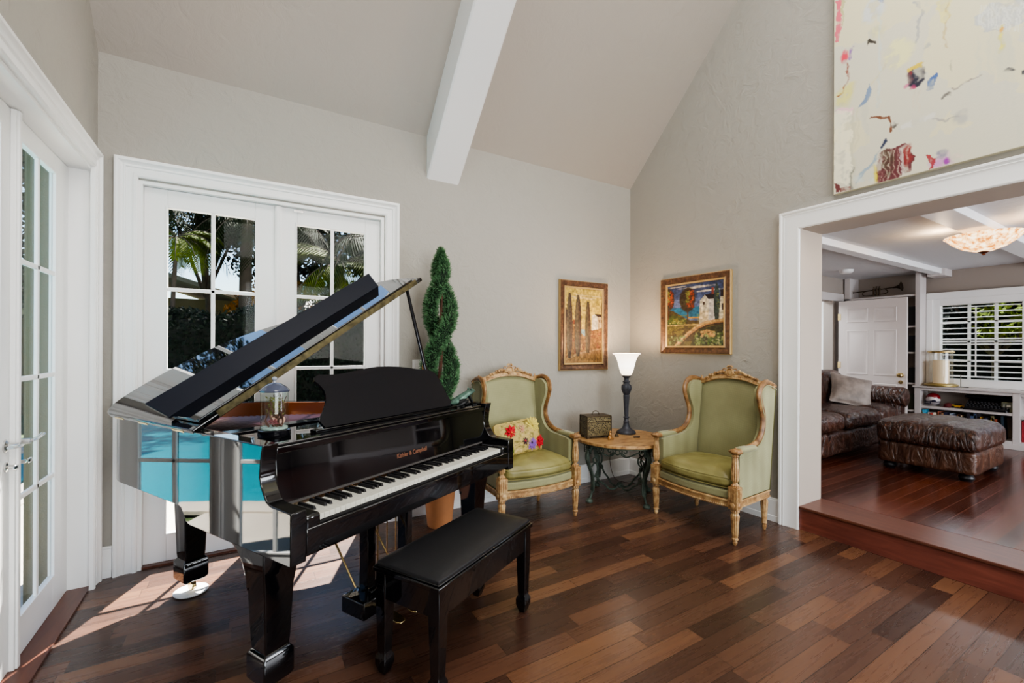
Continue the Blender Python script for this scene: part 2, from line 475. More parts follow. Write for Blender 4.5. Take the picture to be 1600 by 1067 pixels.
# moulded casing profile: (outward offset, projection)
PROF = [(-.004, 0), (-.004, .018), (.004, .024), (.016, .024), (.018, .018), (.03, .014), (.05, .014), (.054, .020), (.06, .022), (.064, .018), (.078, .024), (.084, .032), (.094, .034), (.102, .030), (.104, .0)]
def casing(axis, wpos, sgn, a0, a1, zt, z0=0, prof=PROF, scale=1):
    """axis 'y': wall plane at y=wpos (casing comes forward along sgn); axis 'x': wall plane at x=wpos"""
    m = MB(); rings = []
    for (px, pz, sa, sz) in ((a0, z0, -1, 0), (a0, zt, -1, 1), (a1, zt, 1, 1), (a1, z0, 1, 0)):
        ring = []
        for o, d in prof:
            a = px+sa*o*scale; z = pz+sz*o*scale; q = wpos+sgn*d
            ring.append((a, q, z) if axis == 'y' else (q, a, z))
        rings.append(ring)
    return m.loft(rings)
sbuild(casing('y', YB, -1, -.533, .924, 2.325), 'trim_1', M['white'], 'white moulded casing around the back french doors', 'casing', smooth=30)
sbuild(casing('x', XL, 1, LY0-.02, 3.262, 2.31), 'trim_2', M['white'], 'white moulded casing around the left french doors', 'casing', smooth=30)
PROF2 = [(-.004, 0), (-.004, .016), (.004, .02), (.03, .018), (.06, .02), (.09, .024), (.1, .03), (.106, .024), (.118, .034), (.13, .034), (.134, .028), (.134, 0)]
sbuild(casing('x', XR, -1, OY0, OY1, OZ, prof=PROF2), 'trim_3', M['white'], 'white moulded casing of the wide opening into the next room', 'casing', smooth=30)
# jamb liners
def liner_y(name, x0, x1, zt, y0, y1, mat, label):
    m = MB(); t = .02
    m.box(x0-t, x0, y0, y1, 0, zt+t).box(x1, x1+t, y0, y1, 0, zt+t).box(x0, x1, y0, y1, zt, zt+t)
    return sbuild(m, name, mat, label, 'jamb', smooth=0)
liner_y('trim_4', DX0, DX1, DZ, YB-.004, YB+.18, M['white'], 'white jamb lining of the back french doors')
m = MB().box(XL-.16, XL+.002, LY0-.02, LY0, 0, DZ+.02).box(XL-.16, XL+.002, LY1, LY1+.02, 0, DZ+.02).box(XL-.16, XL+.002, LY0, LY1, DZ, DZ+.02)
sbuild(m, 'trim_5', M['white'], 'white jamb lining of the left french doors', 'jamb', smooth=0)
m = MB().box(XR-.002, XR+.314, OY1-.006, OY1+.002, F2, OZ)
m.box(XR-.002, XR+.314, OY0, OY1, OZ-.006, OZ+.002)
sbuild(m, 'trim_6', M['jamb'], 'greige lining inside the wide opening', 'jamb', smooth=0)
# baseboards
def base_y(name, x0, x1, label):
    m = MB().box(x0, x1, YB-.016, YB, 0, .165).box(x0, x1, YB-.02, YB, .0, .045)
    m.box(x0, x1, YB-.011, YB, .165, .178)
    return sbuild(m, name, M['white'], label, 'baseboard', bevel=.002)
base_y('baseboard_back', 1.03, XR, 'white baseboard along the back wall')
base_y('baseboard_back.001', XL, -.64, 'short white baseboard in the left corner')
m = MB().box(XR-.016, XR, OY1+.134, YB, 0, .165).box(XR-.02, XR, OY1+.134, YB, 0, .045).box(XR-.011, XR, OY1+.134, YB, .165, .178)
sbuild(m, 'baseboard_right', M['white'], 'white baseboard along the right wall behind the armchair', 'baseboard', bevel=.002)
m = MB().box(XL, XL+.016, 3.36, YB, 0, .165)
sbuild(m, 'baseboard_left', M['white'], 'white baseboard sliver at the left corner', 'baseboard')

# ---------------------------------------------------------------- french door leaves
def muntins(axis, p0, p1, a0, a1, z0, z1, nr=4):
    m = MB(); t = .011
    def bx(aa, ab, za, zb):
        if axis == 'y': m.box(aa, ab, p0, p1, za, zb)
        else: m.box(p0, p1, aa, ab, za, zb)
    mid = (a0+a1)/2
    bx(mid-t, mid+t, z0, z1)
    for i in range(1, nr):
        z = z0+(z1-z0)*i/nr; bx(a0, a1, z-t, z+t)
    return m
def leaf(name, label, axis, p0, p1, a0, a1, g0, g1, z0, z1, gz0, gz1):
    e = structure(name, label, cat='door')
    m = MB()
    def bx(aa, ab, za, zb, q0=p0, q1=p1):
        if axis == 'y': m.box(aa, ab, q0, q1, za, zb)
        else: m.box(q0, q1, aa, ab, za, zb)
    bx(a0, g0, z0, z1); bx(g1, a1, z0, z1); bx(g0, g1, z0, gz0); bx(g0, g1, gz1, z1)
    m.build('door_frame', M['white'], e, bevel=.003)
    b = MB(); s = .012; q = (p0-.006, p0+.004) if axis == 'y' else (p1-.004, p1+.006)
    for (aa, ab, za, zb) in ((g0-s, g0, gz0-s, gz1+s), (g1, g1+s, gz0-s, gz1+s), (g0, g1, gz0-s, gz0), (g0, g1, gz1, gz1+s)):
        if axis == 'y': b.box(aa, ab, q[0], q[1], za, zb)
        else: b.box(q[0], q[1], aa, ab, za, zb)
    b.build('glazing_bead', M['white'], e, bevel=.002)
    mq = (p0-.004, p0+.010) if axis == 'y' else (p1-.010, p1+.004)
    muntins(axis, mq[0], mq[1], g0, g1, gz0, gz1).build('muntins', M['white'], e, bevel=.003)
    pm = (p0+p1)/2+.004; g = MB()
    if axis == 'y': g.box(g0, g1, pm, pm+.004, gz0, gz1)
    else: g.box(pm-.004, pm, g0, g1, gz0, gz1)
    g.build('pane', M['pane'], e, smooth=0)
    return e
gz0, gz1 = .18, 2.178
d1 = leaf('door_1', 'left leaf of the back white french doors behind the piano', 'y', 3.436, 3.476, DX0, .208, -.396, .070, .012, DZ-.002, gz0, gz1)
d2 = leaf('door_2', 'right leaf of the back white french doors behind the raised lid', 'y', 3.436, 3.476, .212, DX1, .322, .785, .012, DZ-.002, gz0, gz1)
MB().box(.185, .226, 3.418, 3.436, .012, DZ-.004).box(.193, .218, 3.412, 3.42, .012, DZ-.004).build('astragal', M['white'], d1, bevel=.003)
MB().box(.3, .36, 3.424, 3.436, 2.262, 2.276).build('latch', M['steel'], d2)
xi = XL-.095
d3 = leaf('door_3', 'far leaf of the left french doors, nickel lever on its edge', 'x', xi-.02, xi, 2.622, LY1, 2.668, 3.083, .012, DZ-.002, gz0+.005, gz1+.01)
d4 = leaf('door_4', 'near leaf of the left french doors at the photo edge', 'x', xi-.02, xi, LY0, 2.618, 2.095, 2.49, .012, DZ-.002, gz0+.005, gz1+.01)
MB().box(xi, xi+.018, 2.585, 2.628, .012, DZ-.004).box(xi+.016, xi+.026, 2.595, 2.618, .012, DZ-.004).build('astragal', M['white'], d4, bevel=.003)
def lever(parent, y, z, dy, name='lever_handle'):
    m = MB(); X = Matrix.Rotation(PI/2, 3, 'Y')
    m.lathe([(.0, 0), (.026, 0), (.026, .006), (.012, .012), (.011, .045), (.0, .047)], (xi, y, z), 16, mat=X)
    m.tube(catmull([(xi+.045, y, z), (xi+.05, y+dy*.03, z+.002), (xi+.048, y+dy*.08, z+.004), (xi+.05, y+dy*.115, z+.010)], 4), [.010]*6+[.009]*6+[.010], 8, sx=.7)
    m.build(name, M['steel'], parent)
def turn(parent, y, z, dy):
    m = MB(); X = Matrix.Rotation(PI/2, 3, 'Y')
    m.lathe([(.0, 0), (.02, 0), (.02, .006), (.008, .01), (.008, .03), (.0, .03)], (xi, y, z), 14, mat=X)
    m.ell((xi+.036, y+dy*.02, z), (.006, .024, .012), 10, 6)
    m.build('deadbolt_turn', M['steel'], parent)
lever(d3, 2.648, .93, 1); turn(d3, 2.652, .845, 1)
lever(d4, 2.552, .93, -1); turn(d4, 2.556, .845, -1)
# low timber sill outside each pair
sbuild(MB().box(DX0, DX1, YB-.0, YB+.2, -.01, .012), 'trim_7', M['nosing'], 'dark wooden threshold of the back french doors', 'threshold', smooth=0)
sbuild(MB().box(XL-.18, XL, LY0, LY1, -.01, .012), 'trim_8', M['nosing'], 'dark wooden threshold of the left french doors', 'threshold', smooth=0)

# wall switch on the back wall
t = thing('switch_plate', 'white switch plate on the back wall between french doors and topiary', 'switch', (1.2, YB, 1.19))
MB().box(-.06, .06, -.006, 0, -.04, .04).build('plate', M['white'], t, bevel=.002)
for i in (-1, 1): MB().box(i*.028-.012, i*.028+.012, -.010, -.006, -.02, .02).build('rocker', M['white'], t, bevel=.001)

# ================================================================== STEP + NEXT ROOM
X2 = XR+.312; XF = 7.614; Y2 = 3.12; Y2F = -2.6; Z2 = 2.36
sbuild(MB().box(XR+.004, XR+.02, OY0, OY1, 0, F2-.018), 'trim_9', M['riser'], 'red brown wooden riser of the step into the next room', 'step', smooth=0)
sbuild(MB().box(XR-.012, X2+.02, OY0, OY1-.002, F2-.02, F2), 'trim_10', M['nosing'], 'dark wooden tread board across the step edge', 'step', bevel=.005)
sbuild(MB().box(X2+.02, 9.4, Y2F-.1, Y2+1.6, F2-.1, F2), 'floor.001', M['floor2'], 'glossy dark cherry plank floor of the raised next room', 'floor', smooth=0)
sbuild(MB().box(X2-.01, 9.4, Y2F-.1, Y2+1.6, Z2, Z2+.1), 'ceiling.001', M['ceil2'], 'low white textured ceiling of the next room', 'ceiling', smooth=0)
w = MB().box(X2-.1, 6.40, Y2, Y2+.12, F2, Z2).box(7.30, 8.2, Y2, Y2+.12, F2, Z2).box(6.40, 7.30, Y2, Y2+.12, 2.02, Z2)
sbuild(w, 'wall_left.001', M['wall_dark'], 'taupe wall of the next room holding the open doorway', 'wall', smooth=0)
w = MB().box(7.9, 8.02, Y2F-.1, 1.0-1.35, F2, Z2).box(7.9, 8.02, 2.16, Y2+.1, F2, Z2).box(7.9, 8.02, -.35, 2.16, 1.92, Z2).box(7.9, 8.02, -.35, 2.16, F2, .93)
sbuild(w, 'wall_far', M['wall_dark'], 'taupe far wall of the next room around the shuttered window', 'wall', smooth=0)
sbuild(MB().box(X2-.1, 8.1, Y2F-.12, Y2F, F2, Z2), 'wall_right.001', M['wall_dark'], 'taupe side wall of the next room out of view', 'wall', smooth=0)
# bright hallway beyond the doorway
sbuild(MB().box(5.2, 8.2, Y2+1.5, Y2+1.6, F2, Z2).box(8.1, 8.2, Y2+.1, Y2+1.6, F2, Z2).box(5.2, 5.3, Y2+.1, Y2+1.6, F2, Z2), 'wall_back.001', M['white'], 'bright white hallway wall seen through the doorway', 'wall', smooth=0)
# header and casing over doorway
m = MB().box(6.30, 6.40, Y2-.02, Y2, F2, 2.02).box(6.28, 7.58, Y2-.03, Y2, 2.02, 2.13)
sbuild(m, 'trim_11', M['whited'], 'white head casing over the hallway doorway', 'casing', bevel=.004)
# corner pilaster, shelf niche, tall open bookcase column
bk = thing('built_in_bookcase', 'white built-in bookcase below and beside the shuttered window', 'bookcase', (0, 0, 0))
def shelfbox(m, *a): m.box(*a); return m
MB().box(XF-.02, 7.9, -1.6, 2.31, .825, .852).build('countertop', M['whited'], bk, bevel=.004)
m = MB()
posts = ((2.232, 2.295), (1.355, 1.415), (.2, .26), (-1.6, -1.54))
for (ya, yb) in posts: m.box(XF, 7.88, ya, yb, F2+.001, .824)
for (ya, yb) in ((1.416, 2.231), (.261, 1.354), (-1.539, .199)):
    m.box(XF+.002, 7.879, ya, yb, F2+.001, .265); m.box(XF+.002, XF+.02, ya, yb, .79, .824)
m.box(XF-.010, XF-.001, -1.6, 2.295, F2+.001, .235)
m.build('carcass', M['whited'], bk, bevel=.002)
MB().box(XF+.004, 7.88, 1.415, 2.232, .56, .592).build('shelf', M['whited'], bk)
MB().box(XF+.004, 7.88, .26, 1.355, .53, .56).build('shelf', M['whited'], bk)
MB().box(7.881, 7.898, -1.6, 2.295, .266, .824).build('back_panel', M['wall_dark'], bk)
m = MB().box(XF-.01, XF+.20, 2.236, 2.285, .853, Z2-.001)
m.build('pilaster', M['whited'], bk, bevel=.002)
m = MB().box(XF+.0, XF+.28, 3.03, 3.1, F2, Z2).box(XF, XF+.3, 2.285, 3.1, 2.035, 2.06)
m.build('niche_frame', M['whited'], bk, bevel=.002)
for z in (1.62, 1.27, .86, .5):
    MB().box(XF+.01, 7.88, 2.285, 3.03, z, z+.022).build('shelf', M['whited'], bk)
# darker contents in the tall column (ring binders)
for i, (z, h) in enumerate(((1.642, .26), (1.292, .22), (.882, .2), (.522, .2))):
    t = tag(MB().box(7.66, 7.86, 2.30, 2.37, z, z+h).box(7.658, 7.66, 2.315, 2.355, z+h*.2, z+h*.5).build('storage_box', simple('dark storage box %d' % i, srgb(*[(40, 42, 48), (30, 34, 44), (44, 44, 46), (70, 74, 60)][i]), .6), None, bevel=.003),
            'dark storage box on the %s shelf behind the white door' % ['top', 'second', 'third', 'lowest'][i], 'box', 'dark boxes in the tall bookcase')

# shuttered window
wn = structure('window_1', 'white plantation shutter window above the low bookcase', cat='window')
XW = 7.83
m = MB().box(XW, 7.93, 2.101, 2.2, .853, 2.0).box(XW, 7.93, -.4, 2.1, 1.9, 2.0).box(XW, 7.93, -.4, 2.1, .853, .95).box(XW, 7.93, 1.30, 1.38, .951, 1.899).box(XW-.022, XW-.001, -.4, 2.233, 1.985, 2.07).box(XW-.022, XW-.001, 2.17, 2.233, .853, 1.984)
m.build('shutter_frame', M['white'], wn, bevel=.003)
nl = 14
for j, (ya, yb) in enumerate(((1.38, 2.1), (.52, 1.30))):
    for i in range(nl):
        z = .985+i*.068
        l = MB(); l.box(XW+.02, XW+.075, ya+.004, yb-.004, z-.0045, z+.0045, rot=Matrix.Rotation(rad(-7), 3, 'Y'))
        l.build('louver', M['white'], wn, smooth=0)
    MB().box(XW-.012, XW-.002, (ya+yb)/2+.02, (ya+yb)/2+.032, .99, 1.86).build('tilt_rod', M['white'], wn)
m = MB()
for y in (1.86, 1.62, 1.02, .77): m.box(7.965, 7.985, y-.014, y+.014, .93, 1.92)
for z in (1.18, 1.43, 1.68): m.box(7.965, 7.985, -.35, 2.16, z-.012, z+.012)
m.build('muntins', M['white'], wn)
MB().box(7.975, 7.979, -.35, 2.16, .93, 1.92).build('pane', M['pane'], wn, smooth=0)
# ceiling beams of the next room (run away from the viewer)
for i, (ya, yb, x1) in enumerate(((2.03, 2.14, 7.62), (1.06, 1.24, 7.88), (-.05, .13, 7.88))):
    sbuild(MB().box(X2-.002, x1, ya, yb, 2.295, Z2), 'ceiling_beam.%03d' % (i+1), M['beam'], ['white ceiling beam of the next room nearest the panel door', 'white ceiling beam carrying the amber bowl light', 'white ceiling beam beyond the bowl light'][i], 'beam', bevel=.004)
sbuild(MB().box(7.62, 7.88, 2.0, 2.17, 2.27, Z2), 'trim_12', M['whited'], 'white beam block above the bookcase pilaster', 'trim', smooth=0)

# open six-panel door
pd = structure('door_5', 'open white six-panel door with brass knob in the next room', cat='door')
XD = 7.3; y0, y1 = 2.276, 3.045; z0, z1 = F2+.01, 2.0
MB().box(XD, XD+.035, y0, y1, z0, z1).build('door_slab', M['doorwhite'], pd, bevel=.003)
pw = .235
for ya in (y1-.11-pw, y0+.11):
    for (za, zb) in ((1.70, 1.88), (.98, 1.58), (.32, .86)):
        m = MB(); c = [(ya, za), (ya+pw, za), (ya+pw, zb), (ya, zb)]
        def ring(d, x): return [(x, ya+d, za+d), (x, ya+pw-d, za+d), (x, ya+pw-d, zb-d), (x, ya+d, zb-d)]
        m.loft([ring(-.008, XD-.0005), ring(0, XD-.006), ring(.012, XD-.001), ring(.028, XD-.001), ring(.05, XD-.008)])
        m.build('raised_panel', M['doorwhite'], pd)
m = MB(); X = Matrix.Rotation(-PI/2, 3, 'Y')
m.lathe([(0, 0), (.03, 0), (.03, .006), (.012, .012), (.012, .03), (.026, .04), (.03, .055), (.02, .068), (0, .07)], (XD, y0+.06, .99), 16, mat=X)
m.build('knob', M['brass'], pd)
MB().lathe([(0, 0), (.024, 0), (.024, .01), (0, .012)], (XD, y0+.06, .90), 14, mat=X).build('deadbolt', M['brass'], pd)
for z in (1.78, 1.1, .4): MB().box(XD-.004, XD, y1-.03, y1+.006, z-.045, z+.045).build('hinge', M['brass'], pd)

# ================================================================== GRAND PIANO
PA = rad(28.0)
pn = thing('grand_piano', 'glossy black baby grand piano with its lid propped open', 'piano', (.141, 1.674, 0), PA)
W = 1.477
# arms + front sides
arm = [(0, .58), (0, .762), (.03, .764), (.07, .766), (.12, .768), (.145, .78), (.163, .806), (.178, .83), (.185, .86), (.182, .90), (.176, .94), (.166, .975), (.80, .975), (.80, .645), (.775, .64), (.755, .62), (.735, .59), (.70, .58)]
rimL = catmull([(0, .80, 0), (0, 1.1, 0), (0, 1.3, 0), (.002, 1.44, 0), (.03, 1.53, 0), (.10, 1.60, 0), (.22, 1.63, 0), (.38, 1.635, 0), (.54, 1.61, 0), (.70, 1.53, 0), (.82, 1.41, 0), (.90, 1.28, 0), (1.0, 1.15, 0), (1.16, 1.05, 0), (1.30, .97, 0), (1.41, .88, 0), (1.465, .79, 0), (W, .70, 0)], 6)
TH = .06
m = MB().prism(arm, 'x', 0, TH)
m.prism([p if p[0] < .79 else (.70, p[1]) for p in arm if p[0] < .6 or p[1] > .9 or p[0] == .70], 'x', W-TH, W)
m.strip(rimL, TH, .645, .975, 1)
m.build('case_rim', M['lacquer'], pn, bevel=.004, bseg=3)
inner = [(p.x, p.y) for p in rimL]
def offset(path, d):
    out = []
    for i, p in enumerate(path):
        t = Vector(path[min(i+1, len(path)-1)])-Vector(path[max(i-1, 0)]); t.normalize(); out.append((p[0]+t.y*d, p[1]-t.x*d))
    return out
i1 = offset(inner, TH+.001)
i1 = [(TH+.001, .52)]+i1+[(W-TH-.001, .52)]
MB().strip(i1, .010, .80, .972, 1).build('inner_rim', M['innerrim'], pn, smooth=50)
i2 = offset(i1, .012)
sb = [(x, y, .80) for x, y in i2]
MB().poly(sb).build('soundboard', M['soundboard'], pn, smooth=0)
i3 = offset(i1, .035)
m = MB(); m.prism([(x, y) for x, y in i3], 'z', .862, .874)
for k in range(5):     # raised plate struts
    x = .16+k*.27; m.box(x-.014, x+.014, .60, 1.50-(.0 if k < 2 else (k-1)*.19), .874, .892)
m.box(.075, W-.075, .52, .62, .874, .895)
m.prism([(.95, .62), (1.38, .62), (1.34, .82), (1.1, .98), (.98, 1.05)], 'z', .874, .9)
m.build('cast_plate', M['plate'], pn, bevel=.003)
m = MB()
for k in range(58):
    f = k/57; x = .09+f*1.27
    yend = 1.52 if x < .5 else (1.52-(x-.5)*1.0 if x < 1.05 else .98-(x-1.05)*.55)
    m.tube([(x, .56, .905), (x-.05*(1-f), yend, .900)], .0042, 4)
tg = m.build('strings', M['string'], pn)
tg['kind'] = 'stuff'
m = MB()
for k in range(110):
    f = k/109
    for q in range(2): m.lathe([(.0035, 0), (.0035, .022), (0, .022)], (.09+f*1.28+q*.005, .535+q*.02+(k % 3)*.012, .893), 6)
m.build('tuning_pins', M['steel'], pn)['kind'] = 'stuff'
m = MB(); m.box(.12, 1.2, .72, .80, .908, .935)
m.build('damper_rail', M['lacquer2'], pn, bevel=.004)
# keybed
m = MB().box(.06, W-.06, .018, .62, .585, .645).box(.06, W-.06, -.0, .02, .60, .690)
m.build('key_bed', M['lacquer'], pn, bevel=.004)
MB().box(.20, W-.2, -.003, .0, .668, .672).build('lip_molding', M['lacquer2'], pn)
for x0_, x1_ in ((.06, .122), (W-.122, W-.06)):
    MB().box(x0_, x1_, .004, .17, .645, .735).build('key_block', M['lacquer'], pn, bevel=.012, bseg=3)
MB().box(.12, W-.12, .02, .2, .645, .698).build('key_frame', M['key_slot'], pn, smooth=0)
kw = 1.233/52
wk = None
for i in range(52):
    x = .122+i*kw
    o = MB().box(.0007, kw-.0007, 0, .155, .699, .720).build('white_key', M['ivory'], pn, bevel=.0015) if wk is None else wk.copy()
    if wk is None: wk = o
    else: COL.objects.link(o)
    o.location = (x, .020, 0)
bkk = None
for i in range(51):
    if 'ABCDEFG'[i % 7] not in 'ACDFG': continue
    x = .122+(i+1)*kw
    if bkk is None:
        bkk = MB().loft([[(-.0065, .0, .716), (.0065, .0, .716), (.0065, .10, .716), (-.0065, .10, .716)], [(-.0048, .007, .732), (.0048, .007, .732), (.0048, .10, .732), (-.0048, .10, .732)]]).build('black_key', M['blackkey'], pn, bevel=.0012)
        o = bkk
    else: o = bkk.copy(); COL.objects.link(o)
    o.location = (x, .072, 0)
MB().box(.10, W-.10, .168, .176, .735, .744).build('felt_strip', simple('dull felt strip', srgb(70, 66, 64), .8), pn)
fb = MB().prism([(.172, .742), (.19, .93), (.215, .93), (.2, .742)], 'x', .06, W-.06).build('fallboard', M['lacquer'], pn, bevel=.003)
def text(body, size, mat, parent, loc, rot, width=None, extr=.0006, name='lettering', bold=0, shear=0):
    cu = bpy.data.curves.new(name, 'FONT'); cu.body = body; cu.size = size; cu.extrude = extr; cu.offset = bold; cu.shear = shear
    o = bpy.data.objects.new(name+'_tmp', cu); COL.objects.link(o)
    dg = bpy.context.evaluated_depsgraph_get(); me = bpy.data.meshes.new_from_object(o.evaluated_get(dg)); bpy.data.objects.remove(o)
    xs = [v.co.x for v in me.vertices]
    if width:
        k = width/(max(xs)-min(xs))
        for v in me.vertices: v.co.x = (v.co.x-min(xs))*k
    me.materials.clear(); me.materials.append(mat)
    q = bpy.data.objects.new(name, me); COL.objects.link(q); q.parent = parent; q.location = loc; q.rotation_euler = rot; return q
text('Kohler & Campbell', .030, M['gold'], fb, (.665, .1755, .788), (rad(84.6), 0, 0), width=.212, bold=.0006)
# music shelf + stepped front moulding
m = MB().box(.06, W-.06, .215, .52, .942, .958).box(.06, W-.06, .18, .222, .928, .955).box(.06, W-.06, .19, .225, .955, .966)
m.build('music_shelf', M['lacquer'], pn, bevel=.004)
# music desk, leaning back
T = Vector((0, .14, .205)).normalized()
dp = [(.345, .0), (.332, .03), (.34, .05), (.372, .085), (.398, .12), (.412, .155), (.414, .185), (.402, .215), (.386, .235), (.392, .255), (.42, .268), (.46, .266), (.505, .264), (.56, .268), (.62, .277), (.71, .29), (.79, .297), (.87, .296), (.95, .290), (1.02, .280), (1.08, .268), (1.15, .262), (1.19, .254), (1.215, .24), (1.228, .215), (1.23, .17), (1.23, .12), (1.232, .07), (1.236, .04), (1.238, .0)]
Nn = Vector((0, T.z, -T.y))
m = MB()
def deskring(d, k):
    c = Vector((.79, .14)); out = []
    for (a, b) in dp:
        q = Vector((a, b)); q = c+(q-c)*k
        out.append(Vector((q.x, .30, .968))+T*q.y-Nn*0+Nn*d)
    return out
m.loft([deskring(-.016, 1.0), deskring(-.004, 1.0), deskring(0, .985), deskring(0, .93), deskring(-.004, .92)])
dk = m.build('music_desk', M['lacquer2'], pn, smooth=35)
MB().box(.30, 1.28, .285, .33, .958, .972).build('desk_ledge', M['lacquer'], pn, bevel=.003)
# lid
LA = rad(32.0); ZH = .988
yf = lambda u: .662-.055*u
def lidm():
    return Matrix(((cos(LA), 0, -sin(LA), 0), (0, 1, 0, 0), (sin(LA), 0, cos(LA), ZH), (0, 0, 0, 1)))
lid_out = [(p.x, p.y) for p in catmull([(-.012, 1.48, 0), (-.004, 1.57, 0), (.05, 1.65, 0), (.15, 1.69, 0), (.30, 1.70, 0), (.46, 1.685, 0), (.62, 1.64, 0), (.76, 1.55, 0), (.86, 1.43, 0), (.95, 1.30, 0), (1.08, 1.20, 0), (1.25, 1.15, 0), (1.4, 1.09, 0), (1.49, .98, 0), (1.52, .84, 0), (1.515, .72, 0)], 6)]
lp = [(-.012, yf(0))]+lid_out+[(1.50, yf(1.5))]
MB().prism(lp, 'z', -.024, 0).xform(lidm()).build('lid', M['lacquer'], pn, bevel=.006, bseg=3)
MB().prism([(.03, yf(.03)+.002), (1.42, yf(1.42)+.002), (1.37, yf(1.37)+.235), (.03, yf(.03)+.235)], 'z', .003, .022).xform(lidm()).build('lid_flap', M['lacquer'], pn, bevel=.004)
# lip board of the folded flap
m = MB(); a, b_ = Vector((0, .243, .02)), Vector((0, .32, .105)); nn = Vector((0, .085, -.103)).normalized()*.018
m.loft([[Vector((u+(.0 if q.z < .06 else (.035 if u > 1 else -.02)), yf(u), 0))+q for q in (a, b_, b_+nn, a+nn)] for u in (.02, 1.36)])
m.xform(lidm()).build('flap_lip', simple('dull black lacquer', (.006, .008, .016, 1), .42, spec=.22), pn, bevel=.003)
m = MB().loft([[(u, yf(u)-.006, -.018), (u, yf(u)+.001, -.018), (u, yf(u)+.001, .012), (u, yf(u)-.006, .012)] for u in (.10, 1.44)]).xform(lidm()); m.build('lid_hinge_strip', M['brassold'], pn)
for y in (.8, 1.15, 1.42): MB().box(-.014, .0, y-.05, y+.05, -.022, -.012).xform(lidm()).build('side_hinge', M['brass'], pn)
# prop stick
def L2P(u, y, w): return lidm()@Vector((u, y, w))
pt = L2P(1.42, .66, -.03)
MB().tube([Vector((1.39, .58, .97)), pt*.5+Vector((1.39, .58, .97))*.5, pt], [.011, .011, .009], 8, sx=1.3).build('lid_prop', M['lacquer2'], pn)
# carved golden bracket beside the prop foot
m = MB(); o_ = Vector((1.375, .63, .975))
br = [(-.045, 0), (.02, 0), (.028, .05), (.018, .12), (.004, .19), (-.012, .27), (-.02, .27), (-.024, .2), (-.036, .12), (-.044, .05)]
m.prism([(p[0]+o_.x, p[1]+o_.z) for p in br], 'y', o_.y, o_.y+.014)
m.build('prop_bracket', M['spiderwood'], pn, bevel=.004)
X = Matrix.Rotation(PI/2, 3, 'X')
for (dx, dz, r) in ((-.012, .035, .013), (-.01, .10, .016)): MB().lathe([(0, 0), (r, 0), (r, .003), (0, .003)], (o_.x+dx, o_.y, o_.z+dz), 14, mat=X).build('bracket_hole', M['key_slot'], pn)
# legs
def pleg(x, y, top, br, name='leg'):
    e = MB()
    secs = [(.072, .072, top), (.072, .072, top-.06), (.066, .066, top-.10), (.058, .058, top-.16), (.05, .05, .22), (.047, .047, .19), (.06, .06, .172), (.06, .06, .085), (.048, .048, .066), (.0, .0, .066)]
    e.sq(secs, (x, y))
    if br:
        # curved bracket towards the tail
        e.prism([(y+.05, top), (y+.26, top), (y+.19, top-.014), (y+.135, top-.04), (y+.095, top-.08), (y+.072, top-.13), (y+.062, top-.18), (y+.04, top-.18)], 'x', x-.058, x+.058)
    lg = e.build(name, M['lacquer'], pn, bevel=.005, bseg=3)
    m = MB().lathe([(.0, .07), (.022, .07), (.022, .082), (0, .082)], (x, y, 0), 12).lathe([(0, 0), (.026, 0)], (x, y, 0), 3)
    m.box(x-.006, x+.006, y-.03, y+.012, .03, .075)
    m.lathe([(0, -.011), (.024, -.011), (.026, -.006), (.026, .006), (.024, .011), (0, .011)], (x, y-.012, .036), 16, mat=Matrix.Rotation(PI/2, 3, 'Y'))
    m.build('caster', M['brass'], lg)
    return lg
pleg(.082, .25, .583, True)
pleg(W-.085, .25, .583, True)
tail_leg = pleg(.272, 1.31, .64, False)
MB().box(.10, W-.1, .62, .70, .60, .66).box(.12, .40, .70, 1.62, .61, .645).box(.5, .6, .7, 1.55, .61, .645).box(.85, .95, .7, 1.2, .61, .645).build('bottom_beams', M['lacquer2'], pn, smooth=0)
# pedal lyre
ly = MB().box(.55, .60, .25, .31, .15, .585).box(.80, .85, .25, .31, .15, .585).box(.50, .90, .23, .33, .56, .587).build('lyre_post', M['lacquer'], pn, bevel=.004)
MB().box(.49, .91, .205, .36, .075, .155).box(.56, .84, .235, .33, .155, .175).build('lyre_box', M['lacquer'], pn, bevel=.006)
for x in (.64, .70, .76):
    MB().tube([(x, .28, .17), (x, .28, .58)], .0035, 6).build('pedal_rod', M['brass'], pn)
for x in (.60, .70, .80):
    m = MB(); m.loft([[(x-.010, .21, .085), (x+.010, .21, .085), (x+.010, .21, .093), (x-.010, .21, .093)], [(x-.012, .15, .08), (x+.012, .15, .08), (x+.012, .15, .088), (x-.012, .15, .088)],
                      [(x-.026, .11, .066), (x+.026, .11, .066), (x+.026, .11, .073), (x-.026, .11, .073)], [(x-.026, .085, .062), (x+.026, .085, .062), (x+.026, .085, .068), (x-.026, .085, .068)], [(x-.012, .068, .06), (x+.012, .068, .06), (x+.012, .068, .065), (x-.012, .068, .065)]])
    m.build('pedal', M['brass'], pn, bevel=.002)
for x in (.575, .825):
    MB().tube([(x, .34, .12), (x+(-.0 if x < .7 else .0), .74, .61)], .0055, 6).build('lyre_brace', M['brass'], pn)
# caster cup under the tail leg (a separate saucer)
lx, ly_ = .272, 1.31
t = MB().lathe([(0, 0), (.06, 0), (.078, .006), (.08, .01), (.066, .009), (.05, .006), (0, .006)], (0, 0, 0), 32).build('caster_cup', M['white'], None)
t.location = (.141+lx*cos(PA)-ly_*sin(PA), 1.674+lx*sin(PA)+ly_*cos(PA), .0005)
tag(t, 'round white caster cup under the tail leg of the piano', 'caster cup')
tail_leg.location.z = .006

